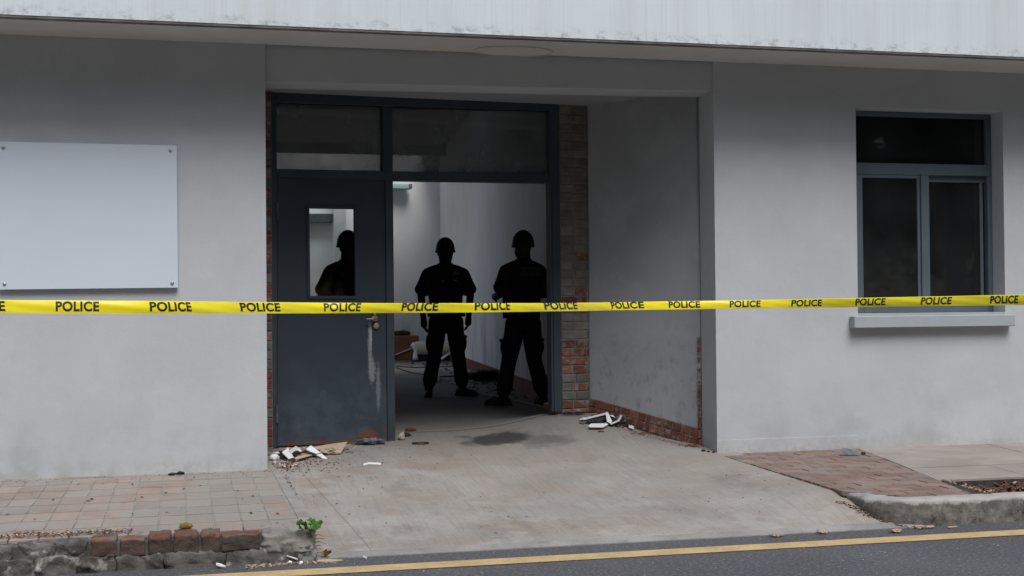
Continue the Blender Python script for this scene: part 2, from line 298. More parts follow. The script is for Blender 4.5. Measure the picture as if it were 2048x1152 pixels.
# ------------------------------------------------------------------ object helpers
def link(name, me, mat=None, parent=None, smooth_=False, kind=None):
    o = bpy.data.objects.new(name, me); COL.objects.link(o)
    if mat is not None: me.materials.append(mat.m)
    if parent is not None: o.parent = parent
    if smooth_:
        for p in me.polygons: p.use_smooth = True
    if kind: o['kind'] = kind
    return o
def inst(name, me, parent=None, loc=(0, 0, 0), rot=(0, 0, 0), sca=(1, 1, 1)):
    o = bpy.data.objects.new(name, me); COL.objects.link(o); o.parent = parent
    o.location = loc; o.rotation_euler = rot; o.scale = sca; return o
def empty(name, loc=(0, 0, 0), label=None, cat=None, group=None, kind=None):
    o = bpy.data.objects.new(name, None); COL.objects.link(o); o.location = loc; o.empty_display_size = .1
    return tag(o, label, cat, group, kind)
def tag(o, label=None, cat=None, group=None, kind=None):
    if label: o['label'] = label
    if cat: o['category'] = cat
    if group: o['group'] = group
    if kind: o['kind'] = kind
    return o
class MB:
    def __init__(s): s.v = []; s.f = []
    def poly(s, pts): i = len(s.v); s.v += [tuple(p) for p in pts]; s.f.append(tuple(range(i, i+len(pts)))); return s
    def box(s, a, b):
        (x0, y0, z0), (x1, y1, z1) = a, b; i = len(s.v)
        s.v += [(x0, y0, z0), (x1, y0, z0), (x1, y1, z0), (x0, y1, z0), (x0, y0, z1), (x1, y0, z1), (x1, y1, z1), (x0, y1, z1)]
        s.f += [tuple(i+k for k in q) for q in ((0, 3, 2, 1), (4, 5, 6, 7), (0, 1, 5, 4), (1, 2, 6, 5), (2, 3, 7, 6), (3, 0, 4, 7))]; return s
    def prism(s, pts, off):                      # a closed outline pushed along off
        n = len(pts); i = len(s.v); off = Vector(off)
        s.v += [tuple(p) for p in pts] + [tuple(Vector(p)+off) for p in pts]
        s.f.append(tuple(i+k for k in range(n))); s.f.append(tuple(i+n+k for k in reversed(range(n))))
        for k in range(n): s.f.append((i+k, i+n+k, i+n+(k+1) % n, i+(k+1) % n))
        return s
    def tube(s, pts, r, seg=8, close=True):
        pts = [Vector(p) for p in pts]; n = len(pts); i0 = len(s.v)
        rr = r if isinstance(r, (list, tuple)) else [r]*n; ref = None
        for k, p in enumerate(pts):
            t = (pts[min(k+1, n-1)] - pts[max(k-1, 0)]).normalized()
            if ref is None: ref = Vector((0, 0, 1)) if abs(t.z) < .9 else Vector((1, 0, 0))
            a = t.cross(ref).normalized(); b = a.cross(t).normalized(); ref = b
            for j in range(seg):
                w = 2*math.pi*j/seg; s.v.append(tuple(p + a*math.cos(w)*rr[k] + b*math.sin(w)*rr[k]))
        for k in range(n-1):
            for j in range(seg):
                s.f.append((i0+k*seg+j, i0+k*seg+(j+1) % seg, i0+(k+1)*seg+(j+1) % seg, i0+(k+1)*seg+j))
        if close:
            s.f.append(tuple(i0+j for j in reversed(range(seg)))); s.f.append(tuple(i0+(n-1)*seg+j for j in range(seg)))
        return s
    def mesh(s, name, fix=True):
        me = bpy.data.meshes.new(name); me.from_pydata(s.v, [], s.f); me.validate()
        if fix:
            bm = bmesh.new(); bm.from_mesh(me); bmesh.ops.recalc_face_normals(bm, faces=bm.faces); bm.to_mesh(me); bm.free()
        return me
    def build(s, name, mat, parent=None, bevel=0, seg=1, smooth_=False, kind=None):
        me = s.mesh(name)
        if bevel:
            bm = bmesh.new(); bm.from_mesh(me)
            bmesh.ops.bevel(bm, geom=bm.edges[:], offset=bevel, segments=seg, affect='EDGES', profile=.5); bm.to_mesh(me); bm.free()
        return link(name, me, mat, parent, smooth_, kind)
def rocky(a, b, cuts, amp, freq, seed, rnd=.012):
    """a worn block: rounded, dented by noise"""
    bm = bmesh.new(); a = Vector(a); b = Vector(b); c = (a+b)/2; h = (b-a)/2
    bmesh.ops.create_cube(bm, size=2)
    for v in bm.verts: v.co = Vector((v.co.x*h.x, v.co.y*h.y, v.co.z*h.z))
    bmesh.ops.bevel(bm, geom=bm.edges[:], offset=rnd, segments=2, affect='EDGES', profile=.5)
    bmesh.ops.subdivide_edges(bm, edges=[e for e in bm.edges if e.calc_length() > rnd*2.5], cuts=cuts, use_grid_fill=True)
    for v in bm.verts:
        p = v.co + c + Vector((seed*3.1, seed*1.7, 0))
        v.co += Vector([noise.noise(p*freq + Vector((k*11, 0, k*5))) for k in range(3)])*amp + Vector([noise.noise(p*freq*3 + Vector((k*7, 3, k))) for k in range(3)])*amp*.4
        v.co += c
    me = bpy.data.meshes.new('block'); bmesh.ops.triangulate(bm, faces=[f for f in bm.faces if len(f.verts) > 4]); bm.to_mesh(me); bm.free(); return me
def block_mesh(sx, sy, sz, bev):
    bm = bmesh.new(); bmesh.ops.create_cube(bm, size=1)
    for v in bm.verts: v.co = Vector((v.co.x*sx, v.co.y*sy, v.co.z*sz))
    bmesh.ops.bevel(bm, geom=bm.edges[:], offset=bev, segments=1, affect='EDGES'); me = bpy.data.meshes.new('block'); bm.to_mesh(me); bm.free(); return me

# ------------------------------------------------------------------ ground
g = MB().poly([(-250, -11.2, -.02), (250, -11.2, -.02), (250, -300, -.02), (-250, -300, -.02)])
g.poly([(-250, 300, -.02), (250, 300, -.02), (250, -2.4, -.02), (-250, -2.4, -.02)]).build('ground', grass_m, kind='structure')
MB().box((-120, -10.6, -.3), (120, -2.3, 0)).build('road', asph, kind='structure')
# far footpath behind the viewer
MB().box((-120, -12.6, -.3), (120, -10.6, .13)).build('footpath', slab_m, kind='structure')
ya, yb = -2.905, -3.068
MB().poly([(-60, yb, .004), (60, yb, .004), (60, ya, .004), (-60, ya, .004)]).build('road_line', yel, kind='structure')

def grid_mesh(x0, x1, y0, y1, nx, ny, hf, drop=.25, xf=None):
    m = MB()
    for j in range(ny+1):
        y = lerp(y0, y1, j/ny)
        xa, xb = (x0, x1) if xf is None else xf(y)
        for i in range(nx+1):
            x = lerp(xa, xb, i/nx); m.v.append((x, y, hf(x, y)))
    for j in range(ny):
        for i in range(nx):
            a = j*(nx+1)+i; m.f.append((a, a+1, a+nx+2, a+nx+1))
    ring = [i for i in range(nx+1)] + [j*(nx+1)+nx for j in range(1, ny+1)] + [ny*(nx+1)+i for i in reversed(range(nx))] + [j*(nx+1) for j in reversed(range(1, ny))]
    base = len(m.v); zlow = min(v[2] for v in m.v)-drop
    m.v += [(m.v[i][0], m.v[i][1], zlow) for i in ring]
    for k in range(len(ring)): m.f.append((ring[k], base+k, base+(k+1) % len(ring), ring[(k+1) % len(ring)]))
    return m
def drive_x(y): return (.50, 4.42) if y < .3 else (.40, 4.16)
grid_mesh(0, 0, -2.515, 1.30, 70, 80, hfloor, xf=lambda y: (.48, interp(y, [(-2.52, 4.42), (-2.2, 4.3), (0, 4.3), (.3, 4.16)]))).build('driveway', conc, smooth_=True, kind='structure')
grid_mesh(.48, 4.45, -2.645, -2.523, 60, 4, lambda x, y: hfloor(x, y)+.006+.003*noise.noise(Vector((x*5, y*5, 0))), drop=.1).build('driveway_edge', apron, kind='structure')
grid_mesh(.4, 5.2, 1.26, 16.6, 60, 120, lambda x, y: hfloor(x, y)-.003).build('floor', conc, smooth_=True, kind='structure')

# left sidewalk
def zs(y): return interp(y, [(-2.62, .165), (0, .19)])
XR = .615
sw = empty('sidewalk', kind='structure')
MB().prism([(-9, -2.5, .0), (-9, .02, .0), (XR+.0, .02, .0), (XR+.055, -2.35, .0)], (0, 0, .001)).v
b = MB()
def wedge(x0, x1, y0, y1, dz, low=.3): 
    return [(x0, y0, -low), (x1, y0, -low), (x1, y1, -low), (x0, y1, -low), (x0, y0, zs(y0)+dz), (x1, y0, zs(y0)+dz), (x1, y1, zs(y1)+dz), (x0, y1, zs(y1)+dz)]
def addhex(m, v):
    i = len(m.v); m.v += v; m.f += [tuple(i+k for k in q) for q in ((0, 3, 2, 1), (4, 5, 6, 7), (0, 1, 5, 4), (1, 2, 6, 5), (2, 3, 7, 6), (3, 0, 4, 7))]
addhex(b, wedge(-9, .64, -2.42, .02, -.0035)); b.build('grout_bed', grout_m, sw)
b = MB(); v = wedge(.535, .60, -2.40, -.09, .001); v = [(x+(.035 if y < -1 else 0), y, z) for x, y, z in v]; addhex(b, v); b.build('edge_strip', grout_m, sw)
b = MB(); addhex(b, wedge(-9, .60, -.085, .015, .0)); b.build('wall_strip', grout_m, sw)
TW, TL = .155, .305
tmesh = [block_mesh(TW-.007, TL-.007, .03, .003) for _ in range(1)][0]; tmesh.materials.append(tile_m.m)
nt_ = 0
x = .525; ci = 0
while x > -4.2:
    for r in range(8):
        yc = -.095 - TL*(r+.5)
        if yc < -2.48: continue
        xc = x - TW/2 + .012*(-yc)
        o = inst('tile', tmesh, sw, (xc, yc, zs(yc)-.0135+random.uniform(-.0012, .0012)), (rad(-.55)+random.uniform(-.003, .003), random.uniform(-.005, .005), 0)); nt_ += 1
    x -= TW; ci += 1
# left kerb: worn bricks over rubble stones
kb = empty('kerb', kind='structure')
MB().box((-9, -2.650, -.2), (.60, -2.40, .150)).build('mortar_bed', bed_mat, kb)
edges = [-60, 40, 111, 180, 238, 294, 345, 400, 443, 523]
mats = [kstone_m, kstone_m, kstone_m, kbrick_m, kbrick_m, kbrick_m, kbrick_m, kbrick_m, kbrick_m]
for k, (xa, xb) in enumerate(zip(edges, edges[1:])):
    X0 = PZ(xa, 1085, .15).x + .006; X1 = PZ(xb, 1078, .15).x - .006
    top = .172 + random.uniform(-.008, .006) - (.012 if k < 3 else 0)
    me = rocky((X0, -2.665+random.uniform(-.01, .01), .072+random.uniform(-.006, .008)), (X1, -2.475, top), 6, .009 if k > 2 else .018, 22, k+1, .009)
    link('kerb_stone', me, mats[k], kb, True)
for k in range(12):                                              # out of frame to the left
    X1 = -1.36 - k*.27; link('kerb_stone', rocky((X1-.26, -2.66, .075), (X1, -2.475, .165), 3, .012, 12, k+30, .016), kstone_m, kb, True)
low = [-140, -20, 75, 160, 232, 330, 452, 540, 640]
for k, (xa, xb) in enumerate(zip(low, low[1:])):
    X0 = PZ(xa, 1120, .05).x + .002; X1 = min(PZ(xb, 1120, .05).x - .002, .63)
    link('rubble_stone', rocky((X0, -2.675+random.uniform(-.012, .012), -.06), (X1, -2.48, .086+random.uniform(-.006, .01)), 8, .022, 16, k+50, .010), kstone_m, kb, True)
X0 = PZ(527, 1080, .15).x
link('broken_corner', rocky((X0, -2.665, .05), (.628, -2.38, .172), 10, .03, 11, 77, .015), klump_m, kb, True)

# right sidewalk: red pavers, slabs, planting bed
sr = empty('sidewalk', kind='structure')
def bx(y): return interp(y, [(-2.62, 4.83), (0, 5.40)])          # where pavers end and slabs begin
b = MB(); addhex(b, [(4.42, -2.47, -.3), (4.95, -2.47, -.3), (5.45, .02, -.3), (4.119, .02, -.3), (4.42, -2.47, .156), (4.95, -2.47, .156), (5.45, .02, .180), (4.119, .02, .180)]); b.v[0] = (4.42, -2.47, -.3); b.f = [tuple(i for i in q) for q in b.f]; MB().prism([(4.119, -2.13, .0), (4.42, -2.47, .0), (4.119, .0, .0)], (0, 0, .157)).build('paver_bed', joint_m, sr); b.build('paver_bed', joint_m, sr)
def zr(y): return interp(y, [(-2.62, .165), (0, .183)])
PW, PL = .116, .236
pm = []
n_p = 0
row = 0; y = -.012
from itertools import count
def clip_poly(poly, f):                                          # keep f(p)>=0
    out = []
    for i in range(len(poly)):
        p, q = poly[i], poly[(i+1) % len(poly)]; fp, fq = f(p), f(q)
        if fp >= 0: out.append(p)
        if fp*fq < 0: t = fp/(fp-fq); out.append((p[0]+(q[0]-p[0])*t, p[1]+(q[1]-p[1])*t))
    return out
while y > -2.46:
    x = 4.118 - (PL+.010)*(.5 if row % 2 else 0)
    while x < bx(y):
        P = [(x, y-PW), (x+PL, y-PW), (x+PL, y), (x, y)]
        P = clip_poly(P, lambda p: p[0]-4.118); 
        if len(P) > 2: P = clip_poly(P, lambda p: bx(p[1])-.004-p[0])
        if len(P) > 2: P = clip_poly(P, lambda p: p[1]+2.465); P = clip_poly(P, lambda p: (p[1]+2.465) - 1.10*(4.42-p[0]) if p[0] < 4.42 else 1) if len(P) > 2 else P
        if len(P) > 2 and (max(p[0] for p in P)-min(p[0] for p in P)) > .025:
            dz = random.uniform(-.002, .002); cx = sum(p[0] for p in P)/len(P); cy = sum(p[1] for p in P)/len(P)
            top = [(p[0]-cx, p[1]-cy, zr(p[1])-zr(cy)) for p in P]; ins = [(q[0]*.975, q[1]*.95, q[2]) for q in top]
            m = MB(); n = len(top)
            m.v = [(q[0], q[1], -.03) for q in top] + [(q[0], q[1], q[2]-.003) for q in top] + ins
            for lv in (0, 1):
                for k in range(n): m.f.append((lv*n+k, lv*n+(k+1) % n, (lv+1)*n+(k+1) % n, (lv+1)*n+k))
            m.f.append(tuple(2*n+k for k in range(n)))
            o = link('paver', m.mesh('paver'), paver_m, sr); o.location = (cx, cy, zr(cy)+dz); n_p += 1
        x += PL+.010
    y -= PW+.014; row += 1
def slab(P, z0=-.3, dz=0, name='slab'):
    m = MB(); n = len(P); m.v = [(p[0], p[1], z0) for p in P] + [(p[0], p[1], zr(p[1])+dz) for p in P]
    m.f = [tuple(reversed(range(n))), tuple(n+k for k in range(n))] + [(k, (k+1) % n, n+(k+1) % n, n+k) for k in range(n)]
    return m.build(name, slab_m, sr)
BY = -1.86
MB().prism([(5.41, .01, .0), (12, .01, .0), (12, BY, 0), (5.02, BY, 0)], (0, 0, .155)).build('slab_bed', joint_m, sr)
cols = [0, .62, 1.3, 1.95, 2.7, 3.6, 4.6, 6.4]
rows_ = [.012, -.62, -1.24, BY]
for ya_, yb_ in zip(rows_, rows_[1:]):
    for k, (c0, c1) in enumerate(zip(cols, cols[1:])):
        g_ = .004
        def xx(c, y): return bx(y) + c if c < .01 else (bx(y)*.5 + 5.2*.5 + c)
        slab([(xx(c0, yb_)+g_, yb_+g_), (xx(c1, yb_)-g_*.3, yb_+g_), (xx(c1, ya_)-g_*.3, ya_-g_*.3), (xx(c0, ya_)+g_, ya_-g_*.3)], z0=.0, dz=random.uniform(-.002, .002))
pb = empty('planting_bed', kind='structure')
MB().prism([(4.92, -2.50, 0), (12, -2.5, 0), (12, BY-.002, 0), (5.02, BY-.002, 0)], (0, 0, .10)).build('soil', soil_m, pb)
m = MB()
for k in range(5200):
    X = random.uniform(4.97, 7.4); Y = random.uniform(-2.47, BY-.01); l = random.uniform(.008, .035); w = l*random.uniform(.25, .5)
    z = .104 + .03*max(0, noise.noise(Vector((X*3, Y*3, 0)))) + random.uniform(0, .012)
    R_ = Euler((random.uniform(-.7, .7), random.uniform(-.7, .7), random.uniform(0, 6.3))).to_matrix()
    q = [R_ @ Vector(c) + Vector((X, Y, z)) for c in ((-l, -w, 0), (l, -w, 0), (l, w, 0), (-l, w, 0), (0, 0, w*.6))]
    i = len(m.v); m.v += [tuple(p) for p in q]; m.f += [(i, i+1, i+4), (i+1, i+2, i+4), (i+2, i+3, i+4), (i+3, i, i+4)]
me = m.mesh('mulch', fix=False); o = link('mulch', me, mulch_m, pb, kind='stuff'); me.materials.append(litter_m.m); me.materials.append(pale_crumb.m)
for i, p in enumerate(me.polygons):
    h = (i//4*7919) % 100; p.material_index = 0 if h < 68 else (1 if h < 93 else 2)

# right kerb with a curved return
kr = empty('kerb', kind='structure')
path = [(4.122, -2.10), (4.126, -2.20), (4.132, -2.30), (4.145, -2.38), (4.165, -2.46), (4.215, -2.53), (4.29, -2.585), (4.38, -2.615), (4.5, -2.63)]
xk = 4.5
while xk < 12: xk += .03; path.append((xk, -2.63 - .003*math.sin(xk*3)))
m = MB(); NL = 9
def kz(i): return interp(i, [(0, .166), (4, .163), (1000, .163)])
for i, (X, Y) in enumerate(path):
    p0 = Vector(path[max(i-1, 0)]+(0,)); p1 = Vector(path[min(i+1, len(path)-1)]+(0,)); tt = (p1-p0).normalized(); nn = Vector((tt.y, -tt.x, 0))
    if nn.y > .2 or (i < 4 and nn.x > 0): nn = -nn
    H = kz(i)
    for j in range(NL):
        if j < 6: z = lerp(-.05, H-.012, j/5); off = .012*j/5*-1
        elif j == 6: z = H; off = -.020
        elif j == 7: z = H+.001; off = -.09
        else: z = H; off = -.165
        q = Vector((X, Y, z)) + nn*off
        am = .016 if 1 <= j <= 4 else (.004 if j in (0, 5) else .0055)
        q += nn*am*(noise.noise(Vector((X*9, Y*9, z*14)))*1.6+noise.noise(Vector((X*30, Y*30, z*40))))
        if j in (4, 5, 6): q += Vector((0, 0, -.018 if j > 4 else -.008))*max(0, noise.noise(Vector((X*5, 3, Y*5)))*1.5+noise.noise(Vector((X*17, 9, Y*17)))*.8) + nn*-.016*max(0, noise.noise(Vector((X*7, 5, Y*7))))
        m.v.append(tuple(q))
for i in range(len(path)-1):
    for j in range(NL-1): a = i*NL+j; m.f.append((a, a+NL, a+NL+1, a+1))
m.f.append(tuple(range(NL)))
m.build('kerb_edge', kerb_m, kr, smooth_=True)

# ------------------------------------------------------------------ building
bd = empty('building', (2.3, 0, 0), 'grey plastered single storey building with a deep white fascia over its open entrance', 'building')
def part(o):
    o.parent = bd; o.matrix_parent_inverse = Matrix.Translation((-2.3, 0, 0)); return o
def P(m, name, mat, **k): return part(m.build(name, mat, **k))
WX0, WX1, WZ0, WZ1 = 5.406, 6.812, 1.318, 3.060
ZT = 4.55
P(MB().box((-9, 0, -.2), (.505, .30, ZT)), 'facade_wall', plaster)
m = MB()
xs = [4.125, WX0, WX1, 12.]; zs_ = [-.2, WZ0, WZ1, ZT]
def quad(a, b_, c, d_): m.poly([a, b_, c, d_])
for i in range(3):
    for j in range(3):
        if i == 1 and j == 1: continue
        quad((xs[i], 0, zs_[j]), (xs[i+1], 0, zs_[j]), (xs[i+1], 0, zs_[j+1]), (xs[i], 0, zs_[j+1]))
        quad((xs[i], .32, zs_[j]), (xs[i], .32, zs_[j+1]), (xs[i+1], .32, zs_[j+1]), (xs[i+1], .32, zs_[j]))
for (a, b_, flip) in (((WX0, WZ0), (WX0, WZ1), 0), ((WX1, WZ0), (WX1, WZ1), 0), ((WX0, WZ0), (WX1, WZ0), 0), ((WX0, WZ1), (WX1, WZ1), 0), ((4.125, -.2), (4.125, ZT), 0), ((12., -.2), (12., ZT), 0)):
    quad((a[0], 0, a[1]), (b_[0], 0, b_[1]), (b_[0], .32, b_[1]), (a[0], .32, a[1]))
P(m, 'facade_wall', plaster)
# low plinth on the right wall
P(MB().box((4.122, -.005, 0), (5.395, .01, .292)), 'plinth', plaster)
# beam over the entrance, a little behind the walls' face
BL, BR_ = 3.122, 3.160
m = MB(); m.prism([(.505, .022, BL), (4.125, .022, BR_), (4.125, .022, ZT), (.505, .022, ZT)], (0, .33, 0)); P(m, 'lintel_beam', plaster)
# ceiling of the recess
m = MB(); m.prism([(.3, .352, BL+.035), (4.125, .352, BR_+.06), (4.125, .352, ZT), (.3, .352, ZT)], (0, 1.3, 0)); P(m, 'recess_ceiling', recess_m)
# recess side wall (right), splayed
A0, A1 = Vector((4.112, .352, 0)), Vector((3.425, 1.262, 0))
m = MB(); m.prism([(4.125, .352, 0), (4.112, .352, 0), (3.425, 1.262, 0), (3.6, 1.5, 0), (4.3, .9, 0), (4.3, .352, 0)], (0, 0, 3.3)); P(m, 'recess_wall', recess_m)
# room walls
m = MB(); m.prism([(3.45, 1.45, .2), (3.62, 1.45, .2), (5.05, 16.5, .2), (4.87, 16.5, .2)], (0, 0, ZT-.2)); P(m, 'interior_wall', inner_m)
m = MB(); m.box((-7, 16.42, .0), (5.3, 16.6, ZT)); P(m, 'interior_wall', inner_m)  # runs on unseen past the room to bounce daylight
OY0, OY1, OZ = 8.2, 16.2, 4.4
MB().box((-14, 5.2, -.3), (.25, 30, .33)).build('bounce_yard', slab_m, kind='structure')  # unseen pale court slab added to bounce daylight into the room
m = MB(); m.box((.25, .75, .0), (.42, OY0, ZT)); P(m, 'interior_wall', inner_m)
m = MB(); m.prism([(3.46, 1.45, .37), (3.44, 1.45, .37), (4.857, 16.4, .37), (4.875, 16.4, .37)], (0, 0, .17)); P(m, 'skirting', basered)
# wall over and beside the door frame up to the ceiling
m = MB(); m.prism([(.3, .78, 3.2), (3.5, 1.36, 3.24), (3.5, 1.36, ZT), (.3, .78, ZT)], (0, .12, 0)); P(m, 'interior_bulkhead', ceil_in)
# roof over the rooms; unseen roof light, rear slot and downstand added for daylight
SKX0, SKX1, SKY0, SKY1 = 1.3, 4.0, 8.6, 10.0
SLOT = 15.05
m = MB(); m.box((-9, .0, ZT), (.2, 5.5, ZT+.15)); m.box((.2005, .0, ZT), (12, SKY0, ZT+.15)); m.box((SKX0, SKY1, ZT), (12, SLOT, ZT+.15)); m.box((SKX0, SLOT-.12, 4.36), (4.9, SLOT, ZT-.001)); m.box((4.5, SLOT+.0005, ZT), (12, 17, ZT+.15)); m.box((SKX1, SKY0+.0005, ZT), (12, SKY1-.0005, ZT+.15)); P(m, 'roof', ceil_in)
# white pier on the far wall, seen through the door's pane, and a dark shutter box beside it
pa, pb_ = PY(668, 430, 16.0), PY(692, 430, 16.0)
P(MB().box((pa.x, 16.0, .3), (pb_.x, 16.42, 4.0)), 'pier', white_m2)
qa, qb = PY(600, 427, 16.2), PY(667, 445, 16.2)
P(MB().box((qa.x-.9, 16.2, qb.z), (qb.x-.01, 16.42, qa.z)), 'shutter_box', hinge_m)
# window room
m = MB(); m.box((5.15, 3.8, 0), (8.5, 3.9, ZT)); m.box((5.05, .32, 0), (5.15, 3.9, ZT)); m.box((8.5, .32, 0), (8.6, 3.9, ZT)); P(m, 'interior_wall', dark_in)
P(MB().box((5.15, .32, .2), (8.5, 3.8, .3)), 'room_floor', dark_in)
# canopy
CYF = -.705
cn = empty('canopy'); part(cn)
def C(m, name, mat, **k): o = m.build(name, mat, **k); o.parent = cn; o.matrix_parent_inverse = Matrix.Identity(4); return o
cn.matrix_parent_inverse = Matrix.Identity(4); cn.location = (-2.3, 0, 0)
C(MB().box((-9, CYF, 3.392), (12, CYF+.075, 4.9)), 'fascia', fascia_m)
C(MB().box((-9, CYF+.004, 3.376), (12, CYF+.071, 3.3905)), 'drip_edge', drip_m)
C(MB().box((-9, CYF+.0755, 3.398), (12, -.001, 3.55)), 'soffit', soffit_m)
C(MB().box((-9, CYF+.0755, 4.55), (12, -.001, 4.70)), 'canopy_roof', drip_m)
cc = PZ(1028, 101, 3.398)
m = MB(); n = 40; ring = [(cc.x+.31*math.cos(2*math.pi*k/n), cc.y+.19*math.sin(2*math.pi*k/n)) for k in range(n)]
ring2 = [(cc.x+.285*math.cos(2*math.pi*k/n), cc.y+.17*math.sin(2*math.pi*k/n)) for k in range(n)]
m.v = [(x, y, 3.3975) for x, y in ring] + [(x, y, 3.386) for x, y in ring] + [(x, y, 3.384) for x, y in ring2] + [(x, y, 3.389) for x, y in ring2]
for lv in range(3):
    for k in range(n): m.f.append((lv*n+k, lv*n+(k+1) % n, (lv+1)*n+(k+1) % n, (lv+1)*n+k))
m.f.append(tuple(3*n+k for k in range(n)))
C(m, 'oval_cover', soffit_m)

# brick pier right of the doorway, and the brick edge on its left
bm1 = block_mesh(.112, .06, .066, .004); bm1.materials.append(brick_m.m)
bm2 = bm1.copy(); bm2.materials.clear(); bm2.materials.append(pbrick_m.m)
bc = empty('brick_pier'); part(bc); bc.matrix_parent_inverse = Matrix.Identity(4); bc.location = (-2.3, 0, 0)
cl, cr_ = PD(1120, 500), PD(1176, 500)
cdir = DU
def BP(x, y, off): return PD(x, y, off)
zb, ztp = .40, 3.235
m = MB(); q0, q1 = PD(1121.5, 600, -.004), PD(1175.5, 600, -.004)
q1b = Vector((3.418, 1.262, 0))
m.prism([(q0.x, q0.y, zb-.1), (q1b.x, q1b.y-.012, zb-.1), (q1b.x+.08, q1b.y+.25, zb-.1), (q0.x, q0.y+.22, zb-.1)], (0, 0, ztp-zb+.1)); o = m.build('mortar', mortar_m, bc)
ang = math.atan2(q1b.y-.012-q0.y, q1b.x-q0.x); wid = math.hypot(q1b.x-q0.x, q1b.y-q0.y); d3 = Vector((math.cos(ang), math.sin(ang), 0)); n3 = Vector((d3.y, -d3.x, 0))
PH = .0775; rowi = 0; z = zb+.005
while z+PH < ztp:
    zc = z + PH/2
    lay = [(.0, .5), (.5, 1.)] if rowi % 2 == 0 else [(0., .42), (.42, .92), (.92, 1.0)]
    if rowi in (6, 13): lay = [(0, .95)]
    for a_, b_ in lay:
        red = (zc < 1.12 and random.random() < .78) or (zc > 1.2 and random.random() < .04)
        if rowi in (4,): red = random.random() < .1
        if .62 < zc < 1.12 and rowi in (9, 10): red = True
        w_ = (b_-a_)*wid-.010
        if w_ < .012: continue
        p = Vector((q0.x, q0.y, 0)) + d3*((a_+b_)/2*wid)
        o = inst('brick', bm1 if red else bm2, bc, (p.x+n3.x*(-.030+.0085+random.uniform(-.003, .002)), p.y+n3.y*(-.030+.0085+random.uniform(-.003, .002)), zc), (random.uniform(-.012, .012), random.uniform(-.02, .02), ang), (w_/.112, 1, random.uniform(.93, 1.02)))
    z += PH; rowi += 1
be = empty('brick_edge'); part(be); be.matrix_parent_inverse = Matrix.Identity(4); be.location = (-2.3, 0, 0)
el, er = PY(528, 500, .68), PY(543.5, 500, .68)
MB().box((el.x-.1, .69, .1), (er.x+.0, .9, 3.17)).build('mortar', mortar_m, be)
z = .21
while z < 3.12:
    red = random.random() < .6
    o = inst('brick', bm1 if red else bm2, be, ((el.x+er.x)/2, .712, z+PH/2), (0, random.uniform(-.02, .02), 0), ((er.x-el.x-.006)/.112, 1, 1)); z += PH
# brick courses along the foot of the recess wall
bf = empty('brick_base'); part(bf); bf.matrix_parent_inverse = Matrix.Identity(4); bf.location = (-2.3, 0, 0)
L_ = (A1-A0).length; dd = (A1-A0).normalized(); nb = Vector((dd.y, -dd.x, 0)); nb = nb if nb.y < 0 else -nb
aw = math.atan2(dd.y, dd.x); m = MB()
def basez(t): return interp(t, [(0, .205), (1, .425)])
zt0, zt1 = basez(0), basez(1); sl_ = math.atan2(zt1-zt0, L_)
a, b_ = A0 + nb*.006, A1 + nb*.006
m.prism([(a.x, a.y, zt0-.15), (b_.x, b_.y, zt1-.15), (b_.x, b_.y, zt1+.152), (a.x, a.y, zt0+.152)], (-nb.x*.05, -nb.y*.05, 0)); m.build('mortar', mortar_m, bf)
for rowk, cnt in ((0, 9), (1, 13)):
    ed = [0] + sorted([(k+random.uniform(-.12, .12))/cnt for k in range(1, cnt)]) + [1]
    for a_, b2 in zip(ed, ed[1:]):
        t = (a_+b2)/2; w_ = (b2-a_)*L_-.009; p = A0.lerp(A1, t) + nb*(-.030+.013+random.uniform(-.002, .002))
        inst('brick', bm1, bf, (p.x, p.y, basez(t)+.038+rowk*.077), (0, -sl_, aw), (w_/.112, 1, 1.03))
# chipped corner where the bricks show through
for k in range(12):
    zc = .235 + k*.079
    if zc > 1.13: break
    w_ = random.uniform(.55, 1) if k > 6 else 1
    if k in (4,): w_ = .4
    inst('brick', bm1, bf, (4.1105, .345, zc), (0, 0, rad(75)), (.034*w_/.112, .4, 1.0 if k < 8 else random.uniform(.3, .7)))

# ------------------------------------------------------------------ door set
fr = empty('door_frame'); part(fr); fr.matrix_parent_inverse = Matrix.Identity(4); fr.location = (-2.3, 0, 0)
def pq(pts, off, th):                                            # outline on the door plane, with thickness
    v = [PD(x, y, off) for x, y in pts]; return MB().prism(v, -DN*th)
def F(name, pts, off=.0, th=.09, mat=frame_m, bev=.003, par=fr): o = pq(pts, off, th).build(name, mat, par, bevel=bev); return o
F('post', [(540, 185), (553.5, 186), (555.5, 893), (545, 901)])
F('post', [(1098, 207), (1117.5, 207.5), (1125, 826), (1104, 824)])
F('stop_bead', [(1104.5, 367), (1108.5, 367), (1114, 824), (1109.5, 824)], off=.012, th=.01, bev=0)
F('head_rail', [(553.7, 185.5), (1097.8, 206.5), (1097.8, 221.5), (553.7, 205)])
F('mullion', [(764.5, 214), (785, 215), (786, 341.8), (766, 341.2)], th=.088)
F('mullion', [(770.8, 359), (786, 361.5), (791, 886), (775.5, 884.5)], off=.0005, th=.088)
F('transom_rail', [(553.7, 337.5), (1097.8, 348.3), (1097.8, 366), (786, 361.3), (553.7, 353)], th=.089)
def glaz(name, pts, off, mat, par=fr): o = pq(pts, off, .006).build(name, mat, par); return o
glaz('pane', [(552, 203), (766, 211.5), (767, 343), (553, 340)], -.04, tint_g)
glaz('pane', [(783, 212), (1099, 219.5), (1099, 350), (784, 343)], -.04, tint_g)
for (pts) in ([(554, 205.2), (764.3, 212.5), (764.3, 214.6), (554, 207.3)], [(785.2, 214), (1097.6, 221.7), (1097.6, 223.7), (785.2, 216)]):
    F('bead', pts, off=-.02, th=.015, mat=seal_m, bev=0)
dl = empty('door'); part(dl); dl.matrix_parent_inverse = Matrix.Identity(4); dl.location = (-2.3, 0, 0)
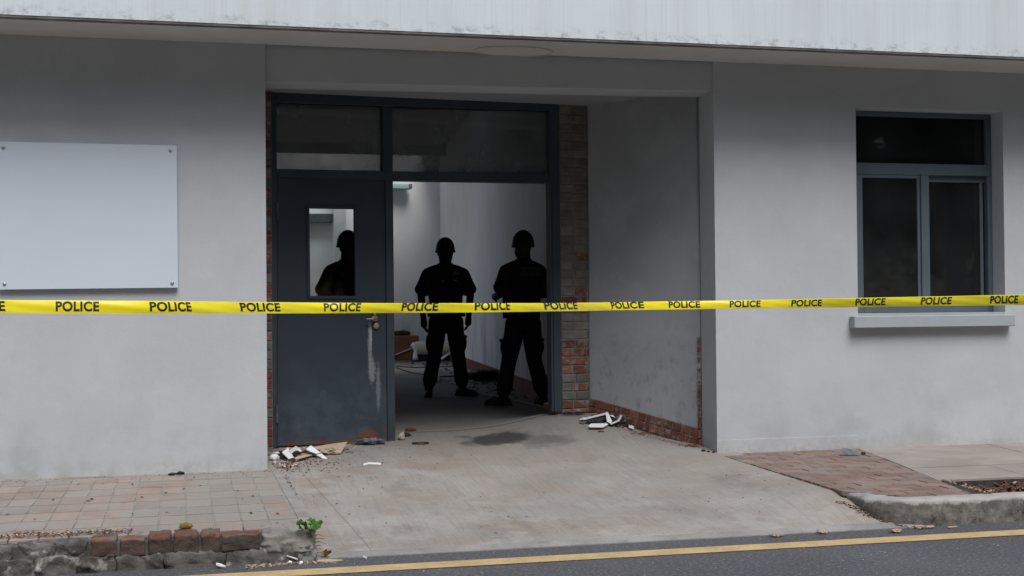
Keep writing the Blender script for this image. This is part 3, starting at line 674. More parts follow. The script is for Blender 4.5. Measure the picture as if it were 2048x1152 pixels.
# leaf with an opening for the pane
o_out = [(554.5, 354), (769.5, 360.5), (774, 883), (556, 892.5)]
wi = [(618.5, 416.5), (709.5, 418), (711.5, 592), (620.5, 592)]
m = MB()
for off in (-.012, -.056):
    i = len(m.v); m.v += [tuple(PD(x, y, off)) for x, y in o_out] + [tuple(PD(x, y, 0) + -DN*(-off)) if False else tuple(PD(x, y, -.012) - DN*(-.012-off)) for x, y in wi]
# same outline on both faces
base = [PD(x, y, -.012) for x, y in o_out] + [PD(x, y, -.012) for x, y in wi]
m = MB(); m.v = [tuple(p) for p in base] + [tuple(p - DN*.044) for p in base]
for k in range(4):
    k2 = (k+1) % 4
    m.f += [(k, k2, 4+k2, 4+k), (8+k2, 8+k, 12+k, 12+k2), (k, 8+k, 8+k2, k2), (4+k, 4+k2, 12+k2, 12+k)]
m.build('leaf', door_m, dl)
glaz('door_pane', [(617, 415), (711, 416.5), (713, 593.5), (619, 593.5)], -.03, clear_g, dl)
for pts in ([(613, 411.5), (714.5, 413), (714.5, 418.2), (613, 416.7)], [(615.5, 591.8), (716.5, 591.8), (716.5, 598), (615.5, 598)], [(613, 417), (619, 417.2), (621, 591.5), (615, 591.5)], [(709, 418.5), (714.7, 418.5), (716.7, 591.5), (711, 591.5)]):
    F('pane_bead', pts, off=-.002, th=.012, mat=door_m, bev=.002, par=dl)
for pts in ([(552.2, 404), (556, 404), (556.5, 438), (552.7, 438)], [(551.6, 810), (555.8, 810), (556.2, 846), (552, 846)]):
    v = [PD(x, y, .006) for x, y in pts]; c_ = sum(v, Vector())/4; MB().tube([(c_.x, c_.y, v[2].z), (c_.x, c_.y, v[0].z)], .009, 10).build('hinge', hinge_m, dl, smooth_=False)
# lever handle on its rose, and the lock below
hp = PD(749, 637, .0)
m = MB(); m.tube([hp-DN*.012+DN*0, hp+DN*.008, hp+DN*.012], [.027, .027, .020], 20); m.tube([hp+DN*.008, hp+DN*.05], .0085, 10)
m.tube([hp+DN*.045, hp+DN*.048-DU*.03+Vector((0, 0, -.004)), hp+DN*.046-DU*.075+Vector((0, 0, -.003)), hp+DN*.044-DU*.088+Vector((0, 0, -.003))], [.011, .009, .007, .006], 10)
m.tube([hp+Vector((0, 0, .02))+DN*.004, hp+Vector((.0, 0, .045))+DN*.006], [.014, .008], 10)
m.build('handle', brass, dl, smooth_=True)
lp = PD(752, 651.5, 0)
m = MB(); m.tube([lp-DN*.012, lp+DN*.006, lp+DN*.010, lp+DN*.011], [.026, .026, .020, .001], 22); m.build('lock', brass, dl, smooth_=True)

# ------------------------------------------------------------------ window
wn = empty('window'); part(wn); wn.matrix_parent_inverse = Matrix.Identity(4); wn.location = (-2.3, 0, 0)
def Wb(name, x0, x1, z0, z1, y0, y1, mat=wframe_m, bev=.003): return MB().box((x0, y0, z0), (x1, y1, z1)).build(name, mat, wn, bevel=bev)
FY = .17
fx0, fx1 = PY(1711, 400, FY).x-.005, WX1-.002
zt = PY(1850, 234.5, FY).z; zm0 = PY(1712, 348, FY).z; zm1 = PY(1712, 325, FY).z; zbot = WZ0+.002
xmL, xmR = PY(1842, 450, FY).x, PY(1858, 450, FY).x
fw_ = PY(1727, 450, FY).x
xr = PY(1976, 450, FY).x
Wb('head_rail', fx0, fx1, zt, WZ1-.002, FY, FY+.08)
Wb('transom_rail', fx0+.0, fx1-.0, zm0, zm1, FY-.002, FY+.08)
Wb('post', fx0, fw_-.005, zbot, zm0-.001, FY, FY+.08)
Wb('post', fx0, fx0+.02, zm1+.001, zt-.001, FY, FY+.08)
Wb('post', xr, fx1, zbot, zm0-.001, FY, FY+.08)
Wb('post', fx1-.045, fx1, zm1+.001, zt-.001, FY, FY+.08)
Wb('bottom_rail', fw_-.004, xr-.001, zbot, zbot+.07, FY, FY+.08)
sl0, sl1 = xmL, xmR
Wb('mullion', sl0, sl1, zbot+.071, zm0-.001, FY-.01, FY+.035)
# left sash, in front
Wb('sash_rail', fw_-.004, sl0-.001, zbot+.071, zbot+.11, FY+.004, FY+.034)
Wb('sash_rail', fw_-.004, sl0-.001, zm0-.03, zm0-.001, FY+.004, FY+.034)
Wb('sash_stile', sl0-.03, sl0-.001, zbot+.111, zm0-.031, FY+.006, FY+.034)
# right sash, behind
Wb('sash_rail', sl1+.0, xr-.001, zm0-.055, zm0-.001, FY+.042, FY+.072)
Wb('sash_rail', sl1+.0, xr-.001, zbot+.071, zbot+.11, FY+.042, FY+.072)
Wb('sash_stile', xr-.05, xr-.02, zbot+.111, zm0-.056, FY+.042, FY+.072)
Wb('pane', fw_-.003, sl0-.01, zbot+.09, zm0-.015, FY+.016, FY+.021, win_g, 0)
Wb('pane', sl1-.02, xr-.03, zbot+.09, zm0-.03, FY+.055, FY+.060, win_g, 0)
Wb('pane', fx0+.01, fx1-.03, zm1-.01, zt+.01, FY+.04, FY+.045, win_g, 0)
s0, s1 = PY(1709, 640, -.09), PY(2031, 636, -.09)
MB().prism([(s0.x, -.09, 1.196), (s1.x, -.09, 1.196), (s1.x, -.09, 1.297), (s0.x, -.09, 1.297)], (0, .087, 0)).build('sill', sill_m, wn, bevel=.006)
MB().box((WX0+.003, -.003, 1.24), (WX1-.003, FY+.1, 1.3175)).build('sill_inner', sill_m, wn)

# ------------------------------------------------------------------ blank board
q = [PY(0-6, 283, -.045), PY(353.5, 291, -.045), PY(356, 575.5, -.045), PY(0-2, 579.5, -.045)]
sb = empty('board_sign', (q[3].x, -.02, q[3].z), 'blank pale grey board bolted to the wall left of the entrance', 'sign')
def SB(m, n, mat, **k): o = m.build(n, mat, **k); o.parent = sb; o.matrix_parent_inverse = Matrix.Translation(-sb.location); return o
SB(MB().prism([(-2.2+0*q[0].x, -.045, 2.623), (q[1].x, -.045, 2.619), (q[2].x, -.045, 1.566), (-2.2, -.045, 1.560)] if False else [(q[0].x, -.045, q[0].z), (q[1].x, -.045, q[1].z), (q[2].x, -.045, q[2].z), (q[3].x, -.045, q[3].z)], (0, .03, 0)), 'panel', signm, bevel=.002)
SB(MB().box((q[0].x+.1, -.0149, q[3].z+.1), (q[1].x-.1, .003, q[0].z-.1)), 'batten', hinge_m)
for (x, y) in ((7, 295), (341, 301), (9, 568), (344.5, 566)):
    p = PY(x, y, -.045); SB(MB().tube([(p.x, -.0445, p.z), (p.x, -.051, p.z), (p.x, -.054, p.z)], [.013, .012, .005], 12), 'screw', steel, smooth_=True)

# ------------------------------------------------------------------ police tape
TWD = .06
yc_t = [(-420, 610), (0, 613.3), (343, 614.5), (520, 615.5), (690, 616), (840, 616.2), (988, 615.5), (1123, 614.5), (1250, 612), (1367, 610.5), (1500, 608.5), (1614, 607), (1740, 604.5), (1873, 602.3), (2048, 599.5), (2400, 592)]
w_t = [(-420, 32), (0, 27.5), (343, 26), (520, 23.5), (690, 21), (840, 20), (988, 17.8), (1123, 16.8), (1250, 16.4), (1367, 16.8), (1490, 17.4), (1614, 18.2), (1741, 19.3), (1873, 20.3), (2009, 21.3), (2400, 24.5)]
fold_t = [(-400, 0), (640, .02), (740, .08), (850, .16), (988, .27), (1100, .27), (1180, .14), (1260, .10), (1400, .05), (1600, .01), (2400, .01)]
def tape_frame(px):
    y = smooth(px, yc_t) if False else interp(px, yc_t); w = interp(px, w_t); f = interp(px, fold_t)
    z = FPX*TWD*(1-f)/w; p = CAM + ray(px, y)*z; return p, f
N_ = 240; TP = []
raw = [tape_frame(-420 + 2820*i/N_) for i in range(N_+1)]
# smooth the path so that it hangs like plastic film
pts_ = [r[0].copy() for r in raw]; fl = [r[1] for r in raw]
for it in range(60):
    q2 = [p.copy() for p in pts_]
    for i in range(1, N_): pts_[i] = (q2[i-1]+q2[i]*2+q2[i+1])/4
    f2 = fl[:]
    for i in range(1, N_): fl[i] = (f2[i-1]+f2[i]*2+f2[i+1])/4
arc = [0.]
for i in range(N_): arc.append(arc[-1]+(pts_[i+1]-pts_[i]).length)
def tape_at(s, v):
    """s metres along, v -.5...5 across the film; the top rolls back where it has folded"""
    import bisect
    i = max(0, min(N_-1, bisect.bisect_right(arc, s)-1)); t = (s-arc[i])/(arc[i+1]-arc[i])
    p = pts_[i].lerp(pts_[i+1], t); f = lerp(fl[i], fl[i+1], t); T = (pts_[i+1]-pts_[i]).normalized()
    n = T.cross(Vector((0, 0, 1))).normalized()                  # towards the street
    if n.y > 0: n = -n
    U = T.cross(n); U = U if U.z > 0 else -U
    tl = .2; n, U = n*math.cos(tl)+U*math.sin(tl), U*math.cos(tl)-n*math.sin(tl)
    h = v*TWD; lim = TWD*(.5-f)                                   # above lim the film curls backwards
    bow = .004*math.cos(math.pi*v)+.0014*math.sin(s*5+v*4)+.0005*math.sin(s*19+v*9)
    cen = f*TWD*.5
    if h <= lim - .004: return p + U*(h+cen) + n*bow, n
    r = .005; a = min((h-lim+.004)/r, math.pi); e = max(0, (h-lim+.004) - math.pi*r)
    return p + U*(lim-.004+cen+r*math.sin(a) - e) + n*(bow - r*(1-math.cos(a))), (n*math.cos(a)+U*math.sin(a))
def px_to_s(px):
    best = min(range(N_+1), key=lambda i: abs(1024+FPX*((pts_[i]-CAM).dot(rt))/((pts_[i]-CAM).dot(fw)) - px))
    def pp(i): return 1024+FPX*((pts_[i]-CAM).dot(rt))/((pts_[i]-CAM).dot(fw))
    i = best if pp(best) <= px else best-1; i = max(0, min(N_-1, i)); a, b_ = pp(i), pp(i+1)
    return lerp(arc[i], arc[i+1], (px-a)/(b_-a))
m = MB(); NV = 20; NS = 520
for i in range(NS+1):
    for j in range(NV+1): m.v.append(tuple(tape_at(arc[-1]*i/NS, -.5+j/NV)[0]))
for i in range(NS):
    for j in range(NV): a = i*(NV+1)+j; m.f.append((a, a+NV+1, a+NV+2, a+1))
me = m.mesh('police_tape', fix=False); me.transform(Matrix.Identity(4))
tp = link('police_tape', me, tape_m, None, True)
tag(tp, 'yellow plastic tape printed POLICE stretched across the whole building front', 'barrier tape')
fc = bpy.data.curves.new('word', 'FONT'); fc.body = 'POLICE'; fc.size = 1; fc.offset = .036; fc.align_x = 'CENTER'; fc.align_y = 'CENTER'; fc.space_character = 1.06
fo = bpy.data.objects.new('word', fc); COL.objects.link(fo)
dg = bpy.context.evaluated_depsgraph_get(); wme = bpy.data.meshes.new_from_object(fo.evaluated_get(dg)); bpy.data.objects.remove(fo)
bmw = bmesh.new(); bmw.from_mesh(wme)
for _ in range(3):
    bmesh.ops.triangulate(bmw, faces=bmw.faces[:])
    bmesh.ops.subdivide_edges(bmw, edges=[e for e in bmw.edges if e.calc_length() > .09], cuts=1)
bmesh.ops.triangulate(bmw, faces=bmw.faces[:]); bmw.to_mesh(wme); bmw.free()
xs_ = [v.co.x for v in wme.vertices]; ys_ = [v.co.y for v in wme.vertices]; cx_, cy_ = (min(xs_)+max(xs_))/2, (min(ys_)+max(ys_))/2; wx_, wy_ = max(xs_)-min(xs_), max(ys_)-min(ys_)
centres = [(-216, 96), (-36, 90), (155, 87), (343, 82), (520, 80), (686, 75), (839, 72), (988, 68), (1123.5, 66), (1250, 64), (1367.5, 63), (1490.5, 62), (1614.5, 61), (1741.5, 60), (1873, 61), (2009, 56), (2150, 64), (2300, 68)]
for cxp, wp in centres:
    s0_ = px_to_s(cxp); sw_ = px_to_s(cxp+wp/2)-px_to_s(cxp-wp/2)
    w = wme.copy(); tilt = .06
    for v in w.vertices:
        u = (v.co.x-cx_)/wx_*sw_; vv = (v.co.y-cy_)/wy_*.76 + .03
        p, n = tape_at(s0_+u, max(-.49, min(.5, vv))); v.co = p + n*.0007
    o = link('word', w, ink_m, tp)

for e_, lb in ((0, 'steel post holding the left end of the yellow tape'), (-1, 'steel post holding the right end of the yellow tape')):
    q_ = pts_[e_]; zg = .13 if q_.y < -10.6 else 0.
    po = empty('steel_post', (q_.x, q_.y, zg), lb, 'post')
    MB().tube([(0, .035, 0), (0, .035, q_.z-zg+.12)], .03, 14).build('pole', hinge_m, po, smooth_=True); MB().tube([(0, .035, 0), (0, .035, .015)], .14, 24).build('base', hinge_m, po)
# ------------------------------------------------------------------ people
def ring_loft(m, rings, seg=18):
    """rings: (centre, rx, ry, tilt axis) closed at both ends"""
    i0 = len(m.v)
    for c_, rx, ry, *t in rings:
        c_ = Vector(c_); z = Vector(t[0]).normalized() if t else Vector((0, 0, 1))
        xax = Vector((1, 0, 0)); yax = z.cross(xax).normalized(); xax = yax.cross(z).normalized()
        for k in range(seg):
            a = 2*math.pi*k/seg; m.v.append(tuple(c_ + xax*rx*math.cos(a) + yax*ry*math.sin(a)))
    n = len(rings)
    for r in range(n-1):
        for k in range(seg): m.f.append((i0+r*seg+k, i0+r*seg+(k+1) % seg, i0+(r+1)*seg+(k+1) % seg, i0+(r+1)*seg+k))
    m.f.append(tuple(i0+k for k in reversed(range(seg)))); m.f.append(tuple(i0+(n-1)*seg+k for k in range(seg)))
def limb(m, pts, rr, seg=14):
    P_ = []; R2 = []
    for i in range(len(pts)-1):
        for k in range(4): t = k/4; P_.append(Vector(pts[i]).lerp(Vector(pts[i+1]), t)); R2.append(lerp(rr[i], rr[i+1], t))
    P_.append(Vector(pts[-1])); R2.append(rr[-1])
    P_ = [P_[0] + (P_[0]-P_[1]).normalized()*rr[0]*.5] + P_ + [P_[-1] + (P_[-1]-P_[-2]).normalized()*rr[-1]*.5]; R2 = [rr[0]*.7] + R2 + [rr[-1]*.7]
    m.tube(P_, R2, seg)
def ball(m, c_, r, sc=(1, 1, 1), rot=None):
    rings = []
    i0 = len(m.v); n, sgm = 9, 14
    for i in range(n+1):
        th = math.pi*i/n
        for k in range(sgm):
            a = 2*math.pi*k/sgm; p = Vector((math.sin(max(th, .02))*math.cos(a)*sc[0], math.sin(max(th, .02))*math.sin(a)*sc[1], math.cos(th)*sc[2]))*r
            if rot: p = rot @ p
            m.v.append(tuple(p+Vector(c_)))
    for i in range(n):
        for k in range(sgm): m.f.append((i0+i*sgm+k, i0+i*sgm+(k+1) % sgm, i0+(i+1)*sgm+(k+1) % sgm, i0+(i+1)*sgm+k))
    m.f.append(tuple(i0+k for k in range(sgm))); m.f.append(tuple(i0+n*sgm+k for k in reversed(range(sgm))))
def fuse(m, name, mat, parent, vox=.009, sm=4):
    me = m.mesh(name); o = bpy.data.objects.new(name, me); COL.objects.link(o)
    r = o.modifiers.new('r', 'REMESH'); r.mode = 'VOXEL'; r.voxel_size = vox
    s_ = o.modifiers.new('s', 'SMOOTH'); s_.iterations = sm; s_.factor = .5
    dg = bpy.context.evaluated_depsgraph_get(); me2 = bpy.data.meshes.new_from_object(o.evaluated_get(dg)); bpy.data.objects.remove(o)
    return link(name, me2, mat, parent, True)
def officer(px, py_, floor, rz, label, arms, legs, scale=1., turn=0., toes=(0, 0), boot2=None, front=True, badge=True):
    """local frame: faces -y; arms/legs = joint lists for x<0 and x>0"""
    base = PZ(px, py_, floor)
    root = empty('person', base, label, 'person', 'police officers inside the doorway'); root.rotation_euler = (0, 0, rz); root.scale = (scale,)*3
    V = Vector
    # body: head with face, neck, forearms, hands
    m = MB()
    ht = Matrix.Rotation(turn, 3, 'Z')
    def H(p): return ht @ V(p)
    ball(m, H((0, .01, 1.665)), .098, (.86, 1.0, 1.20)); ball(m, H((0, -.012, 1.60)), .08, (1.03, .98, 1.05))
    ball(m, H((0, -.045, 1.555)), .035, (1.1, .9, .8)); limb(m, [H((0, -.088, 1.67)), H((0, -.112, 1.635)), H((0, -.10, 1.628))], [.010, .015, .012], 8)
    limb(m, [H((-.026, -.083, 1.592)), H((0, -.093, 1.594)), H((.026, -.083, 1.592))], [.007, .009, .007], 8)
    for sx in (-1, 1):
        ball(m, H((sx*.083, .01, 1.64)), .03, (.35, .7, 1.05)); ball(m, H((sx*.031, -.083, 1.667)), .012); limb(m, [H((sx*.012, -.092, 1.69)), H((sx*.05, -.078, 1.69))], [.008, .007], 8)
    limb(m, [(0, .03, 1.38), (0, .02, 1.50), H((0, .015, 1.60))], [.092, .075, .070])
    ring_loft(m, [((0, 0, .95), .12, .08), ((0, 0, 1.2), .13, .085), ((0, .01, 1.42), .13, .075)])
    for sx, (sh, el_, wr, hd) in zip((-1, 1), arms):
        limb(m, [(sx*.10, .01, 1.42), sh, el_, wr], [.06, .055, .047, .034])
        wr, hd = V(wr), V(hd); dv = (hd-wr).normalized(); side = V((1, 0, 0)) - dv*dv.x; side.normalize(); palm_n = dv.cross(side)
        ln = (hd-wr).length
        across = palm_n                                          # hand edge-on: palm faces the thigh
        ring = lambda t, a, b_: (wr + dv*t, a, b_, dv)
        limb(m, [wr, wr+dv*.05, wr+dv*.095], [.032, .040, .040], 10)
        for k, (o_, fl_) in enumerate(zip((-.036, -.012, .012, .034), (.070, .082, .076, .058))):
            b0 = wr + dv*.085 + across*o_; curl = V((-sx, 0, 0))
            limb(m, [b0, b0+dv*fl_*.5+curl*.004, b0+dv*fl_*.85+curl*.018, b0+dv*fl_+curl*.035], [.012, .0112, .0102, .009], 8)
        tb = wr+dv*.03 + across*-.026
        limb(m, [tb, tb+dv*.035+across*-.022+V((-sx*.01, 0, 0)), tb+dv*.07+across*-.024+V((-sx*.02, 0, 0))], [.014, .012, .010], 8)
    fuse(m, 'body', skin_m, root, .0068, 3)
    # shirt with short flared sleeves
    m = MB()
    ring_loft(m, [((0, .0, .93), .185, .125), ((0, .0, 1.05), .172, .12), ((0, 0, 1.2), .19, .125), ((0, .005, 1.34), .215, .13), ((0, .01, 1.42), .195, .115), ((0, .015, 1.475), .13, .085), ((0, .015, 1.515), .075, .07)], 26)
    for sx, (sh, el_, wr, hd) in zip((-1, 1), arms):
        sh, el_ = V(sh), V(el_); hem = sh.lerp(el_, .80)
        limb(m, [(sx*.12, .01, 1.425), sh+V((0, 0, .0)), sh.lerp(el_, .45), hem], [.060, .070, .080, .096])
    for k in range(12):
        a = 2*math.pi*k/12; a2 = 2*math.pi*(k+1)/12; limb(m, [(.082*math.cos(a), .02+.075*math.sin(a), 1.515), (.082*math.cos(a2), .02+.075*math.sin(a2), 1.515)], [.016, .016], 6)
    fuse(m, 'shirt', cloth_m, root, .012, 3)
    # vest over the shirt
    m = MB(); ring_loft(m, [((0, 0, 1.03), .19, .145), ((0, 0, 1.2), .205, .15), ((0, .005, 1.36), .20, .15), ((0, .01, 1.43), .175, .12), ((0, .01, 1.487), .12, .08)], 26)
    for sx in (-1, 1):
        for (x_, z_) in ((.10, 1.30), (.10, 1.12)):
            i = MB(); m.box((sx*x_-.05, -.175, z_-.05), (sx*x_+.05, -.10, z_+.05))
    for sx in (-1, 1): limb(m, [(sx*.05, .02, 1.50), (sx*.14, .015, 1.475), (sx*.235, .01, 1.445)], [.028, .03, .022], 10)
    fuse(m, 'vest', vest_m, root, .010, 2)
    # belt with pouches
    m = MB(); ring_loft(m, [((0, 0, .955), .190, .135), ((0, 0, 1.0), .190, .135)], 26)
    for (x_, y_, w_) in ((-.185, -.03, .03), (.185, -.02, .035), (-.10, -.135, .03), (.10, -.135, .03), (-.06, .14, .035), (.12, .125, .03)): m.box((x_-w_, y_-.03, .91), (x_+w_, y_+.03, 1.02))
    fuse(m, 'belt', boot_m, root, .010, 1)
    # trousers, cargo pockets, bloused over the boots
    m = MB(); ring_loft(m, [((0, 0, .80), .165, .115), ((0, 0, .88), .182, .128), ((0, 0, .97), .178, .125)], 26)
    for sx, (hp_, kn, an) in zip((-1, 1), legs):
        hp_, kn, an = V(hp_), V(kn), V(an)
        limb(m, [hp_+V((0, 0, .03)), hp_.lerp(kn, .5), kn, kn.lerp(an, .5), kn.lerp(an, .82), kn.lerp(an, .97)], [.108, .100, .082, .080, .086, .068])
        c_ = hp_.lerp(kn, .62) + V((sx*.075, .0, 0)); ball(m, c_, .09, (.5, .85, 1.15)); m.box((c_.x-.03, c_.y-.07, c_.z+.06), (c_.x+.045, c_.y+.07, c_.z+.085))
    fuse(m, 'trousers', cloth_m, root, .011, 3)
    for i_, (sx, (hp_, kn, an), toe) in enumerate(zip((-1, 1), legs, toes)):
        an = V(an); m = MB(); td = V((math.sin(toe), -math.cos(toe), 0)); sd = V((td.y, -td.x, 0))
        limb(m, [an+V((0, 0, .16)), an+V((0, 0, .02)), V((an.x, an.y, .05))], [.056, .052, .05])
        for (t_, r_, z_) in ((-.05, .042, .045), (.0, .045, .05), (.07, .046, .045), (.13, .046, .040), (.175, .036, .034)): ball(m, V((an.x, an.y, z_))+td*t_, r_, (1.0, 1.0, .9))
        m.prism([V((an.x, an.y, .0))+td*a_+sd*b_ for a_, b_ in ((-.09, -.035), (-.09, .035), (.05, .045), (.15, .05), (.21, .025), (.21, -.025), (.15, -.05), (.05, -.045))], (0, 0, .028))
        fuse(m, 'boot', boot2 if (boot2 and i_ == 0) else boot_m, root, .009, 2)
    # helmet: shell, rim, short peak
    m = MB(); n = 28; i0 = 0; NR = 9
    for r in range(NR+1):
        th = (math.pi/2)*r/NR
        for k in range(n):
            a = 2*math.pi*k/n; m.v.append(tuple(H((.110*math.sin(th)*math.cos(a) if r else .002*math.cos(a), .01+.130*math.sin(th)*math.sin(a) if r else .01+.002*math.sin(a), 1.685+.145*math.cos(th)))))
    for r, (ex, zz) in enumerate(((.112, 1.666), (.113, 1.656), (.110, 1.650), (.098, 1.655))):
        for k in range(n):
            a = 2*math.pi*k/n; pk = .035*max(0, -math.sin(a))**4; m.v.append(tuple(H((ex*math.cos(a)*(1.05 if r < 3 else 1), .01+(ex+.016+(pk if r < 3 else 0))*math.sin(a), zz))))
    for r in range(NR+4):
        for k in range(n): m.f.append((r*n+k, r*n+(k+1) % n, (r+1)*n+(k+1) % n, (r+1)*n+k))
    m.f.append(tuple(range(n))); m.build('helmet', helmet_m, root, smooth_=True)
    if badge:
        if front:
            for (x_, z_, w_, h_) in ((.105, 1.405, .04, .014), (-.055, 1.32, .022, .009), (.085, 1.325, .022, .009)): MB().box((x_-w_, -.186 if z_ < 1.35 else -.162, z_-h_), (x_+w_, -.150 if z_ < 1.35 else -.135, z_+h_)).build('patch', badge_m, root)
            m = MB(); p = H((0, -.142, 1.755)); m.tube([p, p+H((0, -.012, 0))], .016, 12); m.build('helmet_badge', helmet_m, root)
        else: MB().box((-.125, .135, 1.345), (.125, .163, 1.44)).build('back_panel', Mat('faint_back_panel', (.035, .035, .035), .8, .5, 60, 2, 0), root)
    return root
straight = lambda hx, kx, ax, ay=0.: ((hx, 0, .84), (kx, -.02, .47), (ax, ay, .12))
officer(893, 792, .38, rad(-4), 'helmeted officer facing the street with both arms hanging, badge strip on chest',
        arms=[((-.210, .0, 1.405), (-.285, .0, 1.16), (-.262, -.02, .90), (-.250, -.03, .78)), ((.210, .0, 1.405), (.285, .0, 1.16), (.262, -.02, .92), (.250, -.03, .80))],
        legs=[straight(-.095, -.135, -.205), straight(.095, .135, .185)], toes=(-.15, .75), scale=1.0)
officer(1048, 811, .385, rad(198), 'helmeted officer turned away, faint panel across the back, beside the frame post',
        arms=[((-.210, .0, 1.405), (-.29, .05, 1.17), (-.24, -.20, 1.13), (-.20, -.31, 1.14)), ((.210, .0, 1.405), (.29, .03, 1.17), (.21, -.20, 1.13), (.16, -.30, 1.14))],
        legs=[((-.095, 0, .84), (-.15, -.03, .47), (-.20, .06, .12)), ((.095, 0, .84), (.13, -.08, .47), (.19, -.10, .12))], toes=(-.2, .6), scale=.985, front=False, boot2=None)
officer(699, 818, .38, rad(150), 'helmeted officer half seen through the narrow door pane',
        arms=[((-.210, .0, 1.40), (-.285, .02, 1.16), (-.27, -.03, .9), (-.262, -.04, .78)), ((.210, .0, 1.40), (.30, .0, 1.16), (.28, -.05, .9), (.27, -.06, .78))],
        legs=[straight(-.095, -.12, -.14), straight(.095, .12, .14)], toes=(-.15, .15), scale=.99, front=False, badge=False)

# ------------------------------------------------------------------ things lying about
def flat(name, pts, th, mat, label, cat, group=None, bend=None, parent=None, zadd=0., mode='floor'):
    """a thin piece resting on the concrete: outline in metres round its own base"""
    pass
def loose(name, verts, faces, mat, label, cat, loc, group=None, smooth_=False, thick=0., rot=(0, 0, 0)):
    me = bpy.data.meshes.new(name); me.from_pydata([tuple(v) for v in verts], [], faces)
    if thick:
        bm = bmesh.new(); bm.from_mesh(me); bmesh.ops.solidify(bm, geom=bm.faces[:], thickness=thick); bmesh.ops.recalc_face_normals(bm, faces=bm.faces); bm.to_mesh(me); bm.free()
    o = link(name, me, mat, None, smooth_); o.location = loc; o.rotation_euler = rot; return tag(o, label, cat, group)
def strip(pts, w, nv=1):                                        # a band along a polyline; w = half width vector(s)
    v = []; f = []
    for i, p in enumerate(pts):
        ww = Vector(w[i] if isinstance(w, list) else w); v += [Vector(p)-ww, Vector(p)+ww]
    for i in range(len(pts)-1): f.append((2*i, 2*i+2, 2*i+3, 2*i+1))
    return v, f
def lumpy(name, loc, r, mat, label, cat, seed, sc=(1, 1, .4), amp=.35, group=None, freq=2.2, sub=3):
    bm = bmesh.new(); bmesh.ops.create_icosphere(bm, subdivisions=sub, radius=1)
    for v in bm.verts:
        n = noise.noise(v.co*freq+Vector((seed, 0, 0)))+.5*noise.noise(v.co*freq*2.3+Vector((0, seed, 0)))
        v.co = Vector((v.co.x*sc[0], v.co.y*sc[1], max(v.co.z, -.6)*sc[2]))*r*(1+amp*n)
    zmin = min(v.co.z for v in bm.verts)
    for v in bm.verts: v.co.z -= zmin
    me = bpy.data.meshes.new(name); bm.to_mesh(me); bm.free(); o = link(name, me, mat, None, True); o.location = loc
    return tag(o, label, cat, group) if label else o
def quadpx(pts, Y, th=.006):                                      # outline of an upright piece standing at depth Y
    return [PY(x, y, Y) for x, y in pts]
def pxpiece(name, pts, mat, label, cat, ys, th=.006, group=None):
    """broken piece: corner k lies on the sight line through pts[k] at depth ys[k]"""
    v = [PY(x, y, Y) for (x, y), Y in zip(pts, ys)]; c_ = sum(v, Vector())/len(v); zmin = min(p.z for p in v); c_.z = zmin
    n = (v[1]-v[0]).cross(v[2]-v[0]).normalized()
    if n.y > 0: n = -n
    m = MB().prism([p-c_ for p in v], -n*th); o = m.build(name, mat); o.location = c_; return tag(o, label, cat, group)
Yl = PF(600, 915).y
# left heap in front of the door
GR = 'broken boards heaped at the foot of the door'
pxpiece('board_scrap', [(564, 904), (576.5, 895.5), (590, 919), (584.5, 925.5)], white_m, 'white angled board scrap leaning left in the heap below the door', 'board scrap', [Yl-.10, Yl-.06, Yl-.08, Yl-.12], .008, GR)
pxpiece('board_scrap', [(578, 901), (592, 892), (603.5, 900.5), (601, 903.5), (593, 899.5), (583, 907)], white_m, 'small hooked white board scrap at the heap under the door hinge', 'board scrap', [Yl-.08, Yl-.05, Yl-.04, Yl-.05, Yl-.05, Yl-.07], .008, GR)
pxpiece('board_scrap', [(612, 898), (622, 890.5), (655, 916.5), (652.5, 920)], white_m, 'long white tapered board lying across the heap below the door', 'board scrap', [Yl-.02, Yl+.04, Yl-.08, Yl-.10], .008, GR)
pf = [PF(590, 924), PF(640, 911), PF(682, 910), PF(695, 898), PF(650, 902), PF(600, 908)]
v = [p+Vector((0, 0, h)) for p, h in zip(pf, (.012, .02, .02, .06, .05, .03))]; c_ = pf[2].copy(); c_.z -= .0
m = MB().prism([p-c_ for p in v], (0, 0, -.008)); o = m.build('board_scrap', ply_m); o.location = c_; tag(o, 'raw tan board with curled end under the white pieces by the door', 'board scrap', GR)
pf = [PF(556, 917), PF(584, 927), PF(606, 922), PF(632, 912), PF(610, 905), PF(570, 903)]
v = [p+Vector((0, 0, h)) for p, h in zip(pf, (.010, .010, .012, .02, .03, .03))]; c_ = pf[1].copy()
m = MB().prism([p-c_ for p in v], (0, 0, -.01)); o = m.build('board_scrap', dark_paper); o.location = c_; tag(o, 'dark torn board lying at the bottom of the door heap', 'board scrap', GR)
pf = [PF(588, 922), PF(592, 925), PF(632, 914), PF(627, 911.5)]
v = [p+Vector((0, 0, .026)) for p in pf]; c_ = pf[0].copy(); m = MB().prism([p-c_ for p in v], (0, 0, -.006)); o = m.build('board_scrap', chip_m); o.location = c_; tag(o, 'thin pale strip on top of the dark torn board', 'board scrap', GR)
p = PF(548, 921); lumpy('rubble_lump', p, .035, white_m, 'pale plaster lump beside the left wall corner', 'rubble', 3, (1.1, .8, .8))
p = PF(550, 929); lumpy('rubble_lump', p, .02, pale_crumb, 'pinkish crumb just below the pale plaster lump', 'rubble', 5, (1, .8, .9))
p = PF(739, 889); lumpy('rag', p, .08, grey_cloth, 'crumpled grey blue rag lying under the free edge of the door', 'rag', 8, (1.25, .6, .28), 1.0, freq=4.2, sub=4)
